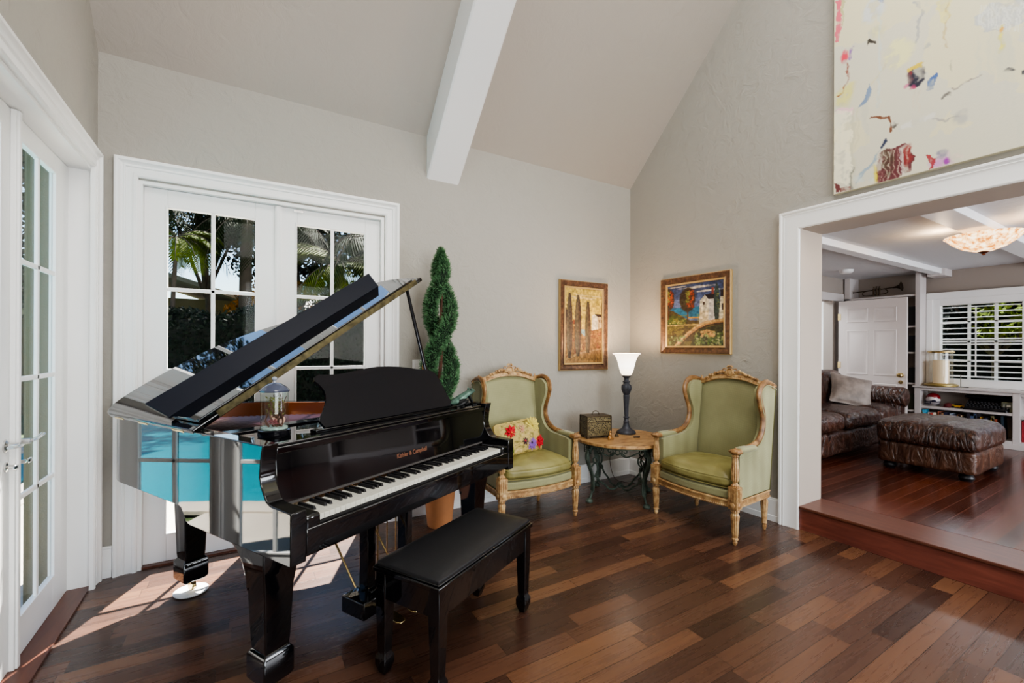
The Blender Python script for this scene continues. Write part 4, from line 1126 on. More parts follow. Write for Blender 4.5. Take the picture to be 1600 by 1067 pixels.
# ================================================================== PAINTINGS
class Canvas:
    def __init__(s, w, h, base, seed=1):
        s.w, s.h = w, h; s.a = np.zeros((h, w, 3)); s.a[:] = base
        s.X, s.Y = np.meshgrid((np.arange(w)+.5)/w, (np.arange(h)+.5)/h)   # Y down
        s.r = np.random.RandomState(seed); s.dry = None
    def nz(s, fx, fy, oct=3):
        out = np.zeros((s.h, s.w)); amp = 1; tot = 0
        for o in range(oct):
            gx, gy = max(2, int(fx*2**o)), max(2, int(fy*2**o)); g = s.r.rand(gy+2, gx+2)
            x = np.clip(s.X, 0, .9999)*gx; y = np.clip(s.Y, 0, .9999)*gy; xi = x.astype(int); yi = y.astype(int); u = x-xi; v = y-yi
            u = u*u*(3-2*u); v = v*v*(3-2*v)
            out += amp*((g[yi, xi]*(1-u)+g[yi, xi+1]*u)*(1-v)+(g[yi+1, xi]*(1-u)+g[yi+1, xi+1]*u)*v); tot += amp; amp *= .5
        return out/tot
    def put(s, mask, col, al=1.0):
        if s.dry is not None:
            rr_ = np.roll(s.dry, (s.r.randint(s.h), s.r.randint(s.w)), (0, 1)); mask = mask*rr_
            col = np.array(col)*(.9+.2*rr_[..., None])
        mk = np.clip(mask*al, 0, 1)[..., None]; s.a = s.a*(1-mk)+np.array(col)*mk
    def poly(s, pts, col, al=1):
        inside = np.zeros((s.h, s.w), bool); n = len(pts)
        for i in range(n):
            (x1, y1), (x2, y2) = pts[i], pts[(i+1) % n]
            if y1 == y2: continue
            c = ((s.Y >= min(y1, y2)) & (s.Y < max(y1, y2))) & (s.X < (s.Y-y1)/(y2-y1)*(x2-x1)+x1); inside ^= c
        s.put(inside.astype(float), col, al)
    def ell(s, cx, cy, rx, ry, col, al=1, ed=0, soft=.15):
        d = np.sqrt(((s.X-cx)/rx)**2+((s.Y-cy)/ry)**2)
        if ed: d = d+(s.nz(18, 18)-.5)*ed
        s.put(np.clip((1-d)/soft, 0, 1), col, al)
    def line(s, pts, wd, col, al=1, ar=1):
        m = np.zeros((s.h, s.w))
        for (x1, y1), (x2, y2) in zip(pts, pts[1:]):
            dx, dy = x2-x1, (y2-y1)*ar; L = dx*dx+dy*dy+1e-9
            t = np.clip(((s.X-x1)*dx+(s.Y-y1)*ar*dy)/L, 0, 1)
            d = np.hypot(s.X-x1-t*dx, (s.Y-y1)*ar-t*dy); m = np.maximum(m, np.clip((wd-d)/(wd*.4), 0, 1))
        s.put(m, col, al)
    def dab(s, x0, x1, y0, y1, n, size, cols, al=.7):
        for i in range(n):
            c = cols[s.r.randint(len(cols))]; s.ell(s.r.uniform(x0, x1), s.r.uniform(y0, y1), size*s.r.uniform(.5, 1.5), size*s.r.uniform(.4, 1.1), c, al)
    def mesh(s, name, parent, W_, H_, plane, off):
        """grid of W_ x H_ metres centred on the parent; plane 'y' faces -Y, 'x' faces -X (left edge at +Y)"""
        if s.dry is None: s.a = s.a*(.52+.62*s.nz(30, 34, 3))[..., None]+(s.nz(40, 60, 2)-.5)[..., None]*.10; s.a = np.clip(s.a, 0, 1)
        lin = np.where(s.a <= .04045, s.a/12.92, ((s.a+.055)/1.055)**2.4)
        w, h = s.w, s.h; vx = ((np.arange(w)+.5)/w-.5)*W_; vz = (.5-(np.arange(h)+.5)/h)*H_
        gx, gz = np.meshgrid(vx, vz); co = np.zeros((h*w, 3))
        if plane == 'y': co[:, 0] = gx.ravel(); co[:, 1] = off
        else: co[:, 1] = -gx.ravel(); co[:, 0] = off
        co[:, 2] = gz.ravel()
        i = np.arange((h-1)*(w-1)); r = i//(w-1); c = i % (w-1); a = r*w+c
        faces = np.stack([a, a+w, a+w+1, a+1], 1)
        me = bpy.data.meshes.new(name); me.from_pydata(co.tolist(), [], faces.tolist()); me.update()
        ca = me.color_attributes.new('paint', 'FLOAT_COLOR', 'POINT')
        ca.data.foreach_set('color', np.concatenate([lin.reshape(-1, 3), np.ones((h*w, 1))], 1).ravel().astype(np.float32))
        me.materials.append(M['paint']); o = bpy.data.objects.new(name, me); COL.objects.link(o); o.parent = parent; return o
C8 = lambda r, g, b: (r/255, g/255, b/255)

def picture_frame(parent, W_, H_, plane, wall=0, fw=.062):
    """moulded frame around a WxH outer size, back at the wall plane"""
    prof = [(0, 0), (0, .026), (.006, .032), (.012, .028), (.024, .026), (.040, .022), (.048, .018), (.052, .022), (.058, .02), (fw, .012), (fw, 0)]
    def mk(pr, nm, mat):
        rings = []
        for sx, sz in ((-1, -1), (-1, 1), (1, 1), (1, -1), (-1, -1)):
            ring = []
            for o, d in pr:
                a, z = sx*(W_/2-o), sz*(H_/2-o)
                ring.append((a, -d, z) if plane == 'y' else (-d, -a, z))
            rings.append(ring)
        MB().loft(rings, cap=False).build(nm, mat, parent, smooth=30)
    mk(prof, 'frame', M['frame'])
    mk([(0, .0), (-.003, .02), (.002, .030), (.008, .026)], 'gilt_edge', M['framegold'])
    mk([(fw-.012, .014), (fw-.006, .022), (fw+.008, .018), (fw+.010, .010)], 'gilt_lip', M['framegold'])

# --- tall cypress painting on back wall
W1, H1 = .609, .865
pa = thing('cypress_painting', 'framed painting of tall cypresses against a yellow sky, left of the corner', 'painting', (2.872, YB, 1.545))
picture_frame(pa, W1, H1, 'y')
cv = Canvas(110, 190, C8(214, 184, 84), 3)
n = cv.nz(4, 6); cv.put(n, C8(232, 206, 112), .6); cv.put(cv.nz(3, 14), C8(196, 160, 70), .35)
for y, x0_, x1_ in ((.10, .3, 1), (.125, .1, .8), (.14, .25, .75), (.235, 0, .85), (.30, .5, 1)): cv.line([(x0_, y), (x1_, y+.005)], .010, C8(238, 214, 180) if y < .2 else C8(190, 150, 70), .7, 1.6)
cv.poly([(0, .43), (.12, .45), (.2, .5), (.35, .53), (.5, .545), (.7, .55), (.8, .52), (1, .5), (1, 1), (0, 1)], C8(120, 84, 46))
cv.put((cv.Y > .5)*cv.nz(8, 14), C8(168, 124, 62), .6); cv.put((cv.Y > .55)*(cv.nz(14, 20) > .58), C8(110, 52, 40), .6); cv.put((cv.Y > .6)*(cv.nz(14, 20) > .62), C8(186, 140, 70), .6)
cv.poly([(.44, .55), (.58, .55), (.58, .62), (.52, .64), (.44, .6)], C8(130, 160, 168))
cv.poly([(.72, .36), (.78, .34), (.86, .37), (.86, .54), (.70, .56)], C8(232, 218, 190)); cv.poly([(.86, .37), (1, .37), (1, .52), (.86, .54)], C8(206, 176, 130)); cv.poly([(.77, .335), (1, .335), (1, .375), (.86, .375)], C8(60, 38, 30))
cv.poly([(.89, .41), (.92, .41), (.92, .45), (.89, .45)], C8(90, 60, 40)); cv.poly([(.95, .41), (.97, .41), (.97, .45), (.95, .45)], C8(90, 60, 40))
cv.ell(.245, .455, .035, .035, C8(140, 70, 40)); cv.line([(.245, .47), (.25, .53)], .008, C8(90, 50, 30), 1, 1.6)
cv.poly([(0, .93), (.2, .88), (.45, .84), (.75, .80), (1, .79), (1, 1), (0, 1)], C8(150, 110, 66)); cv.line([(0, .95), (.4, .86), (1, .80)], .018, C8(196, 156, 104), .8, 1.6); cv.put((cv.Y > .87)*cv.nz(6, 24), C8(206, 160, 90), .6)
def cyp(cx, top, bot, w_, col=C8(86, 72, 54)):
    P = []
    for i in range(13): f = i/12; P.append((cx-1.45*w_*math.sin(PI*min(1, f*.85+.06))**.7, top+(bot-top)*f))
    Q = [(2*cx-a+.01, b) for a, b in P[::-1]]; cv.poly(P+Q, col); cv.poly([(a+.0, b) for a, b in P]+[(cx-.005, bot), (cx, top)], C8(104, 92, 70), .5)
    cv.poly(Q+[(cx+.01, top), (cx+.02, bot)], C8(70, 36, 30), .35)
cyp(.13, .085, .92, .052); cyp(.345, .10, .90, .058); cyp(.60, .18, .86, .05); cyp(.04, .27, .47, .02); cyp(.99, .16, .4, .03)
cv.mesh('canvas', pa, W1-.118, H1-.118, 'y', -.012)

# --- house by the sea painting on right wall
W2, H2 = .728, .71
pa = thing('landscape_painting', 'framed painting of a white house, round trees and winding path, right of the corner', 'painting', (XR, 2.605, 1.635))
picture_frame(pa, W2, H2, 'x')
cv = Canvas(150, 150, C8(92, 110, 150), 5)
cv.put(cv.nz(2, 9), C8(60, 74, 116), .7); cv.put((cv.Y < .25)*cv.nz(2, 12), C8(48, 56, 92), .8); cv.put((cv.Y > .25)*(cv.Y < .42)*1.0, C8(120, 126, 168), .4)
for (a, b, c_, d_) in ((.2, .90, .085, .022), (.5, 1.0, .155, .016), (.02, .4, .05, .01)):
    cv.ell((a+b)/2, c_, (b-a)/2, d_, C8(232, 218, 196), .95, .5, .5)
cv.poly([(0, .38), (1, .38), (1, .56), (0, .56)], C8(40, 118, 150)); cv.put((cv.Y > .38)*(cv.Y < .56)*cv.nz(3, 26), C8(30, 84, 130), .6)
cv.poly([(0, .40), (.12, .42), (.3, .52), (.4, .58), (.6, .60), (1, .58), (1, 1), (0, 1)], C8(74, 60, 34)); cv.put((cv.Y > .5)*(cv.nz(8, 16) > .55), C8(130, 124, 56), .55)
cv.line([(0, .655), (.3, .65), (.6, .66)], .016, C8(206, 176, 110), .8); cv.line([(.4, .545), (.58, .55)], .014, C8(206, 140, 50), .9)
cv.poly([(0, .48), (.2, .5), (.38, .62), (.3, .65), (0, .64)], C8(56, 66, 30)); cv.dab(0, .38, .55, .64, 60, .022, [C8(170, 170, 90), C8(60, 80, 34), C8(120, 110, 50)])
cv.poly([(.60, .30), (.68, .215), (.74, .29), (.74, .665), (.585, .675)], C8(232, 222, 196)); cv.poly([(.74, .29), (.84, .29), (.84, .64), (.74, .665)], C8(208, 202, 196)); cv.poly([(.68, .215), (.84, .20), (.84, .29), (.745, .29)], C8(46, 34, 40))
cv.poly([(.93, .17), (1, .17), (1, .27), (.93, .27)], C8(46, 34, 40)); cv.poly([(.93, .27), (1, .27), (1, .62), (.90, .62)], C8(226, 216, 186)); cv.poly([(.65, .32), (.68, .32), (.68, .37), (.65, .37)], C8(70, 50, 40)); cv.put((cv.X > .585)*(cv.X < .74)*(cv.Y > .45)*(cv.Y < .67)*cv.nz(10, 10), C8(196, 160, 100), .6)
cv.poly([(.945, .37), (.99, .37), (.99, .46), (.945, .46)], C8(80, 70, 70)); cv.poly([(.79, .12), (.825, .12), (.825, .22), (.79, .22)], C8(150, 70, 56))
def rtree(cx, cy, rx, ry):
    cv.line([(cx+.01, cy+ry*.5), (cx+.005, cy+ry+.12)], .014, C8(96, 50, 36)); cv.ell(cx, cy, rx, ry, C8(66, 52, 38), 1, .18, .1)
    cv.dab(cx-rx*.1, cx+rx*.75, cy-ry*.7, cy+ry*.6, 70, .016, [C8(176, 70, 44), C8(200, 96, 56), C8(140, 56, 40)]); cv.dab(cx-rx*.2, cx+rx*.25, cy-ry*.7, cy+ry*.2, 40, .014, [C8(112, 130, 60), C8(160, 160, 80)]); cv.dab(cx-rx*.8, cx-rx*.1, cy-ry*.6, cy+ry*.6, 40, .014, [C8(64, 40, 34), C8(70, 70, 44)])
rtree(.385, .265, .145, .20); rtree(.03, .24, .125, .19)
cyp2 = [(.865, .04), (.895, .10), (.915, .25), (.92, .40), (.905, .55), (.89, .64), (.85, .64), (.83, .5), (.825, .33), (.835, .16)]
cv.poly(cyp2, C8(56, 70, 66)); cv.dab(.87, .91, .15, .45, 30, .010, [C8(130, 130, 60), C8(70, 100, 80)])
P1 = [(.17, 1.0), (.30, .88), (.42, .78), (.55, .70), (.70, .645), (.85, .625), (1, .62)]
cv.line(P1, .042, C8(186, 138, 88)); cv.line([(a-.012, b-.01) for a, b in P1], .014, C8(226, 190, 120), .8); cv.line([(a+.03, b+.03) for a, b in P1], .016, C8(60, 40, 26), .8)
cv.poly([(.62, .72), (1, .66), (1, 1), (.42, 1), (.5, .86)], C8(52, 56, 34), .85)
cv.dab(.52, .98, .78, .98, 130, .022, [C8(90, 120, 56), C8(140, 160, 90), C8(60, 84, 60), C8(196, 196, 140)]); cv.dab(.62, .84, .75, .84, 50, .02, [C8(220, 180, 110), C8(206, 150, 90)]); cv.dab(.06, .34, .82, .98, 60, .02, [C8(96, 124, 70), C8(150, 164, 110), C8(70, 60, 30)])
cv.mesh('canvas', pa, W2-.118, H2-.118, 'x', -.012)

# --- large abstract canvas
AW, AH = 1.9, 1.62
ab = thing('abstract_canvas', 'large unframed cream abstract canvas with red, navy and ochre marks above the opening', 'painting', (XR-.0012, 1.483-AW/2, 2.39+AH/2))
MB().box(-.034, 0, -AW/2, AW/2, -AH/2, AH/2).build('stretcher', simple('cream canvas edge', srgb(196, 190, 164), .7), ab)
cv = Canvas(400, 340, C8(222, 216, 192), 11)
wx_, wy_ = cv.nz(40, 34, 3)-.5, cv.nz(40, 34, 3)-.5
cv.X = cv.X+wx_*.022; cv.Y = cv.Y+wy_*.03
U = AW*1.0
def ax(px): return px/AW
def ay(pz): return 1-pz/AH           # pz metres above lower edge
cv.put(cv.nz(5, 6, 4), C8(206, 204, 192), .5); cv.put(cv.nz(6, 4, 4) > .62, C8(236, 226, 176), .45); cv.put(np.clip((cv.nz(60, 3)-.55)*5, 0, 1)*(cv.nz(4, 4) > .5), C8(206, 206, 188), .5)
cv.dry = np.clip((cv.nz(70, 9, 3)*.6+cv.nz(50, 60, 2)*.5-.30)*4.2, .25, 1)
# marks: (image px, py) converted with the wall homography of the photo's plane
def W_(px, py):
    f_, yw = 696.5723, .5437; rr_ = (px-800)/f_; zz = -(py-542.7-(px-800)*.0041)/f_
    x = rr_*cos(yw)+sin(yw); y = -rr_*sin(yw)+cos(yw); t = (XR-.034)/x
    return ((1.483-t*y)/AW, 1-((1.33+zz*t)-2.39)/AH)
def Z(pts): return [W_(1200+a/2.6675, b/2.6675) for a, b in pts]
def zp(pts, col, al=1): cv.poly(Z(pts), col, al)
def zl(pts, wd, col, al=1): cv.line(Z(pts), wd, col, al, AH/AW)
def ze(a, b, rx, ry, col, al=1, ed=.6, soft=.4):
    c0 = Z([(a, b)])[0]; c1 = Z([(a+rx, b)])[0]; c2 = Z([(a, b+ry)])[0]; cv.ell(c0[0], c0[1], abs(c1[0]-c0[0]), abs(c2[1]-c0[1]), col, al, ed, soft)
zp([(278, 0), (300, 0), (298, 180), (278, 180)], C8(206, 90, 110), .9); zp([(300, 0), (318, 0), (302, 120)], C8(150, 150, 90), .5)
ze(435, 40, 55, 60, C8(196, 198, 196), .9); ze(445, 140, 45, 38, C8(206, 202, 150), .8); zp([(452, 0), (470, 0), (466, 24), (455, 22)], C8(120, 126, 160), .8)
ze(320, 236, 22, 34, C8(206, 66, 86), 1); zp([(338, 200), (352, 190), (346, 245), (336, 250)], C8(130, 90, 160), .9); zl([(330, 265), (334, 330), (310, 370), (286, 396)], .004, C8(120, 50, 40))
ze(320, 400, 50, 50, C8(206, 200, 110), .7); zl([(280, 470), (340, 455), (350, 470)], .008, C8(226, 180, 190), .7)
zp([(420, 345), (430, 380), (400, 430), (375, 455), (385, 420), (410, 380)], C8(110, 130, 160), .9); zl([(460, 0), (462, 440)], .004, C8(190, 200, 196), .5); zl([(352, 460), (350, 780)], .005, C8(190, 186, 160), .7); zl([(372, 460), (365, 620)], .004, C8(196, 190, 160), .6)
zl([(640, 40), (620, 130), (600, 180)], .004, C8(150, 150, 150), .7); zl([(610, 0), (632, 30)], .006, C8(150, 150, 160), .8); zp([(700, 0), (760, 0), (740, 90), (705, 100)], C8(216, 206, 130), .7); zl([(740, 0), (738, 200)], .003, C8(176, 150, 90), .5)
ze(540, 220, 70, 70, C8(226, 222, 150), .6); ze(665, 195, 18, 12, C8(170, 170, 160), .8); zl([(405, 170), (440, 185)], .004, C8(60, 56, 50))
ze(612, 320, 42, 50, C8(44, 44, 58), 1, .5, .15); ze(590, 325, 16, 44, C8(130, 50, 56), .8); zp([(572, 290), (650, 262), (640, 280), (585, 300)], C8(206, 180, 60), .9); ze(570, 360, 16, 14, C8(190, 90, 130), .7); ze(600, 370, 14, 12, C8(170, 60, 100), .8)
zp([(655, 345), (700, 300), (705, 320), (682, 372), (655, 374)], C8(60, 90, 150), .9); zl([(612, 380), (610, 440)], .004, C8(200, 190, 170), .7); zl([(628, 380), (626, 460)], .003, C8(200, 190, 170), .7)
zl([(430, 494), (495, 485), (508, 500), (512, 545)], .004, C8(110, 70, 50)); ze(525, 522, 12, 12, C8(60, 56, 56), .8); ze(795, 495, 42, 34, C8(170, 168, 160), .8, .9); zl([(680, 500), (790, 488)], .004, C8(150, 146, 140), .7); zl([(560, 530), (680, 490)], .010, C8(206, 204, 196), .7)
zl([(725, 412), (760, 392)], .005, C8(110, 106, 100)); zl([(765, 370), (880, 318)], .003, C8(140, 130, 120), .8); ze(758, 270, 6, 22, C8(150, 146, 120), .6); ze(1010, 292, 20, 8, C8(50, 50, 60), .9); ze(1060, 298, 10, 10, C8(50, 50, 60), .9)
zp([(860, 70), (920, 20), (1010, 0), (1067, 10), (1067, 80), (990, 125), (900, 130), (850, 100)], C8(176, 178, 178), .8)
for k in range(16): zl([(880+k*12, 20), (878+k*12, 120)], .0025, C8(216, 216, 206), .6)
zl([(975, 110), (970, 215)], .006, C8(216, 206, 90), .8); ze(975, 122, 14, 10, C8(216, 150, 50), .9); ze(915, 325, 25, 22, C8(196, 190, 170), .6)
zp([(490, 590), (455, 660), (400, 720), (360, 770), (380, 720), (440, 660)], C8(136, 156, 172), .9); zl([(492, 585), (470, 620)], .005, C8(50, 56, 80)); ze(405, 735, 50, 30, C8(190, 200, 196), .7); ze(440, 720, 14, 50, C8(206, 190, 60), .9)
zp([(445, 690), (470, 640), (520, 615), (570, 600), (605, 640), (600, 720), (540, 735), (470, 765), (440, 760)], C8(92, 44, 50), .95)
ze(500, 680, 36, 60, C8(70, 60, 46), .7); ze(580, 650, 20, 50, C8(130, 50, 50), .9); zp([(548, 625), (566, 620), (564, 730), (552, 732)], C8(206, 200, 196), .6)
for k in range(7): zl([(466+k*19, 645-k*5), (464+k*19, 755-k*5)], .002, C8(200, 190, 170), .6)
ze(715, 675, 55, 38, C8(186, 130, 180), .85, .9); zp([(665, 655), (700, 650), (695, 705), (680, 708), (678, 680)], C8(150, 50, 56), .9); ze(740, 672, 18, 22, C8(140, 50, 150), .9); ze(722, 640, 26, 14, C8(120, 120, 140), .8)
ze(780, 655, 40, 14, C8(226, 200, 190), .7); zp([(275, 760), (288, 765), (290, 805), (275, 800)], C8(90, 40, 44), .9); zp([(290, 782), (345, 768), (345, 788), (292, 806)], C8(100, 46, 46), .9); zl([(345, 700), (345, 800)], .005, C8(120, 120, 110), .8); zl([(490, 262), (430, 350)], .004, C8(200, 190, 150), .6)
zp([(275, 470), (345, 460), (345, 760), (275, 760)], C8(238, 232, 204), .55)
cv.mesh('painted_surface', ab, AW, AH, 'x', -.0345)

# ================================================================== NEXT ROOM FURNITURE
# sofa
sf = thing('leather_sofa', 'brown wrinkled leather sofa with rolled arm beyond the opening', 'sofa', (0, 0, 0))
def wrk(amp, fx=14, fy=9):
    def f(p, q):
        k = (1-abs(q.x)**5)*(1-abs(q.y)**5)
        return (p.x, p.y, p.z+(amp*k if p.z > 0 else 0)+.006*sin(fx*p.x+3*p.y)*cos(fy*p.y))
    return f
MB().rbox((5.82, 2.60, .345), (2.3, .80, .25), .05, 20, wrk(.0)).build('sofa_base', M['leather'], sf, smooth=80)
for x in (5.02, 5.86, 6.55):
    wdt = .78 if x < 6 else .50
    MB().rbox((x if x < 6 else 6.52, 2.56, .555), (wdt, .78, .17), .065, 20, wrk(.03)).build('seat_cushion', M['leather'], sf, smooth=80)
MB().rbox((5.82, 2.97, .62), (2.5, .22, .70), .09, 16, wrk(.02)).build('back_frame', M['leather'], sf, smooth=80)
for x in (5.05, 5.85, 6.48):
    MB().rbox((x, 2.83, .80), (.78 if x < 6 else .52, .22, .48), .09, 16, lambda p, q: (p.x, p.y-.04*(1-q.x**2)*(1-q.z**2)+(p.z*.12), p.z+.02*(1-q.x**2)*(p.z > 0)), ).build('back_cushion', M['leather'], sf, smooth=80)
for x in (4.58, 6.95):
    m = MB(); m.tube([(x, 2.175, .735), (x, 2.2, .735), (x, 2.6, .74), (x, 3.02, .74)], [.115, .125, .125, .125], 20)
    m.rbox((x, 2.61, .48), (.19, .82, .50), .05, 12)
    m.ell((x, 2.18, .735), (.115, .03, .115), 18, 8)
    m.build('arm', M['leather'], sf, smooth=60)
    for yy in (2.26, 2.95): MB().lathe([(0, 0), (.035, 0), (.045, .03), (.03, .055), (0, .055)], (x, yy, F2), 14).build('bun_foot', M['blackkey'], sf)
t = thing('throw_pillow', 'silver taupe square pillow leaning on the sofa back', 'pillow', (6.36, 2.52, .815), 0, None, (rad(-30), rad(14), rad(-48)))
MB().rbox((0, 0, 0), (.46, .16, .42), .03, 18, lambda p, q: (p.x*(1-.10*(1-q.z**2)), p.y*(.15+1.0*math.sqrt(max(0, (1-q.x**2)*(1-q.z**2)))), p.z*(1-.10*(1-q.x**2)))).build('pillow_cover', M['greyfab'], t, smooth=80)
# ottoman
ot = thing('leather_ottoman', 'large brown leather ottoman on black bun feet in the next room', 'ottoman', (5.80, 1.555, F2))
MB().rbox((0, 0, .165), (.86, .70, .21), .035, 16, lambda p, q: (p.x, p.y, p.z)).build('ottoman_base', M['leather2'], ot, smooth=80)
MB().rbox((0, 0, .355), (.90, .74, .19), .06, 26, lambda p, q: (p.x+.012*sin(14*p.z+6*p.y), p.y+.01*sin(17*p.x), p.z+(.045*(1-q.x**4)*(1-q.y**4)+.008*sin(26*p.y+5*p.x) if p.z > 0 else .0))).build('ottoman_cushion', M['leather'], ot, smooth=80)
for sx in (-1, 1):
    for sy in (-1, 1): MB().lathe([(0, 0), (.04, 0), (.055, .03), (.045, .055), (.03, .07), (0, .07)], (sx*.35, sy*.27, 0), 16).build('bun_foot', M['blackkey'], ot)

# hurricane candle
hc = thing('hurricane_candle', 'tall glass hurricane holding a cream pillar candle on a gold base', 'candle holder', (7.72, 2.06, .852))
MB().lathe([(0, 0), (.15, 0), (.165, .012), (.165, .022), (.145, .035), (.12, .04), (0, .04)], n=36).build('base', simple('antique gold base', srgb(176, 156, 96), .3, .6), hc)
m = MB(); m.loft([[(r*cos(2*PI*i/36), r*sin(2*PI*i/36), z) for i in range(36)] for r, z in ((.118, .04), (.118, .43))], cap=False); m.build('glass_cylinder', M['candleglass'], hc)
m = MB(); m.lathe([(.118, .43), (.13, .435), (.132, .45), (.12, .458), (.112, .45), (.112, .435)], n=36); m.build('rim', M['brass'], hc)
MB().lathe([(0, .04), (.078, .04), (.078, .33), (.07, .335), (0, .325)], n=28).build('pillar_candle', M['wax'], hc)
t = thing('glass_plaque', 'small clear glass plaque standing right of the hurricane candle', 'plaque', (7.70, 1.87, .852))
MB().box(-.02, .02, -.07, .07, 0, .012).box(-.004, .004, -.004, .004, .012, .16).box(-.003, .003, -.004, .07, .15, .158).build('stand', simple('pewter stand', srgb(120, 120, 116), .4, .4), t)

# football helmet
BK = .592
t = thing('football_helmet', 'small maroon and white football helmet at the left end of the shelf', 'helmet', (7.70, 2.13, BK))
hm = simple('white helmet shell', srgb(214, 206, 204), .25); hr = simple('maroon helmet shell', srgb(120, 30, 34), .25)
MB().ell((0, 0, .085), (.075, .07, .08), 18, 12).build('shell', hm, t)
MB().ell((.004, 0, .105), (.074, .071, .066), 18, 10).build('crown', hr, t)
m = MB()
for z in (.035, .06): m.tube([(-.02, -.07, z), (-.09, -.06, z), (-.11, 0, z), (-.09, .06, z), (-.02, .07, z)], .006, 6)
m.tube([(-.1, 0, .03), (-.1, 0, .075)], .006, 6); m.ell((-.062, -.02, .07), (.016, .03, .016), 8, 6)
m.build('face_mask', simple('dark navy face mask', srgb(36, 34, 60), .4), t)
t = thing('maroon_cap', 'small maroon cap beside the football helmet', 'cap', (7.70, 1.985, BK))
MB().ell((0, 0, .02), (.055, .045, .035), 14, 8).box(-.085, -.02, -.03, .03, .002, .008).build('cap_body', simple('maroon felt', srgb(96, 30, 32), .8), t)
tc = thing('toy_car', 'yellow and black toy car on the shelf left of the typewriter', 'toy car', (7.70, 1.895, BK), rad(90))
YC = simple('yellow toy paint', srgb(226, 176, 30), .3)
MB().loft([[(x, -.024, .010), (x, .024, .010), (x, .022, z), (x, -.022, z)] for x, z in ((-.062, .026), (-.04, .036), (.05, .034), (.065, .024))]).build('car_body', YC, tc, bevel=.003)
MB().loft([[(x, -.02, .034), (x, .02, .034), (x*.8, .017, .054), (x*.8, -.017, .054)] for x in (-.035, .03)]).build('cabin', M['blackkey'], tc)
for sx in (-1, 1):
    for sy in (-1, 1): MB().lathe([(0, -.006), (.013, -.006), (.013, .006), (0, .006)], (sx*.04, sy*.024, .013), 12, mat=Matrix.Rotation(PI/2, 3, 'X')).build('wheel', M['blackkey'], tc)
# typewriter
ty = thing('typewriter', 'black vintage typewriter in the middle of the upper shelf', 'typewriter', (7.72, 1.64, BK))
BT = simple('black enamel', srgb(20, 20, 23), .3)
MB().loft([[(x, -w_, 0), (x, w_, 0), (x, w_*.92, h), (x, -w_*.92, h)] for x, w_, h in ((-.12, .19, .03), (-.05, .19, .07), (.02, .18, .12), (.09, .17, .13))]).build('typewriter_body', BT, ty, bevel=.006)
MB().lathe([(0, -.21), (.012, -.21), (.012, -.19), (.022, -.19), (.022, .19), (.012, .19), (.012, .21), (0, .21)], (.05, 0, .15), 16, mat=Matrix.Rotation(PI/2, 3, 'X')).build('platen', M['blackkey'], ty)
m = MB()
for r_ in range(4):
    for k in range(11): m.lathe([(0, 0), (.009, 0), (.009, .004), (0, .004)], (-.115+r_*.026, -.155+k*.031+(r_ % 2)*.01, .042+r_*.017), 8)
m.build('keys', simple('grey key caps', srgb(96, 96, 100), .4), ty)
MB().tube([(.05, -.21, .15), (.03, -.245, .165)], .004, 6).build('carriage_lever', M['steel'], ty)
t = thing('small_black_box_camera', 'small black box camera right of the typewriter', 'camera', (7.70, 1.53-.085, BK))
t.location = (7.68, 1.40+.19-.12, BK)
MB().box(-.03, .03, -.03, .03, 0, .085).build('camera_body', BT, t, bevel=.004)
MB().lathe([(0, 0), (.016, 0), (.016, .008), (.010, .008), (.010, .004), (0, .004)], (-.03, 0, .05), 14, mat=Matrix.Rotation(-PI/2, 3, 'Y')).build('camera_lens', M['steel'], t)
t = thing('framed_sign', 'small olive framed sign with pale lettering at the shelf end', 'sign', (7.66, 1.475-.008, BK), 0)
t.location = (7.65, 1.47-.05+.045, BK)
MB().box(0, .014, -.045, .045, 0, .12).build('sign_frame', simple('olive frame', srgb(112, 112, 84), .5), t, bevel=.003)
MB().box(-.002, .001, -.036, .036, .045, .108).build('sign_face', simple('dark olive face', srgb(96, 100, 88), .5), t)
text('L', .055, M['ivory'], t, (-.003, .03, .055), (PI/2, 0, -PI/2))
MB().box(-.0035, -.002, -.03, .002, .066, .088).build('pale_mark', M['ivory'], t)

# books: individual volumes leaning on the lower shelf
bc = [(200, 160, 120), (120, 130, 90), (60, 140, 170), (190, 180, 170), (180, 60, 50), (214, 196, 176), (196, 110, 84), (90, 60, 50), (150, 120, 90), (30, 34, 60), (50, 60, 96), (140, 150, 160), (200, 180, 150), (170, 110, 70), (60, 36, 30), (34, 30, 40), (60, 80, 110), (76, 96, 130), (100, 120, 140), (30, 28, 34), (190, 140, 60), (26, 30, 50), (206, 160, 60), (130, 60, 40), (90, 84, 60), (26, 40, 50)]
bn_ = ['tan', 'olive', 'teal', 'pale grey', 'red', 'cream', 'coral', 'dark brown', 'khaki', 'navy', 'slate blue', 'silver grey', 'beige', 'orange brown', 'chocolate', 'charcoal', 'steel blue', 'denim blue', 'dusty blue', 'near black', 'ochre', 'midnight blue', 'golden yellow', 'rust', 'moss', 'dark teal']
pos_y = 2.222; BR_ = random.Random(4)
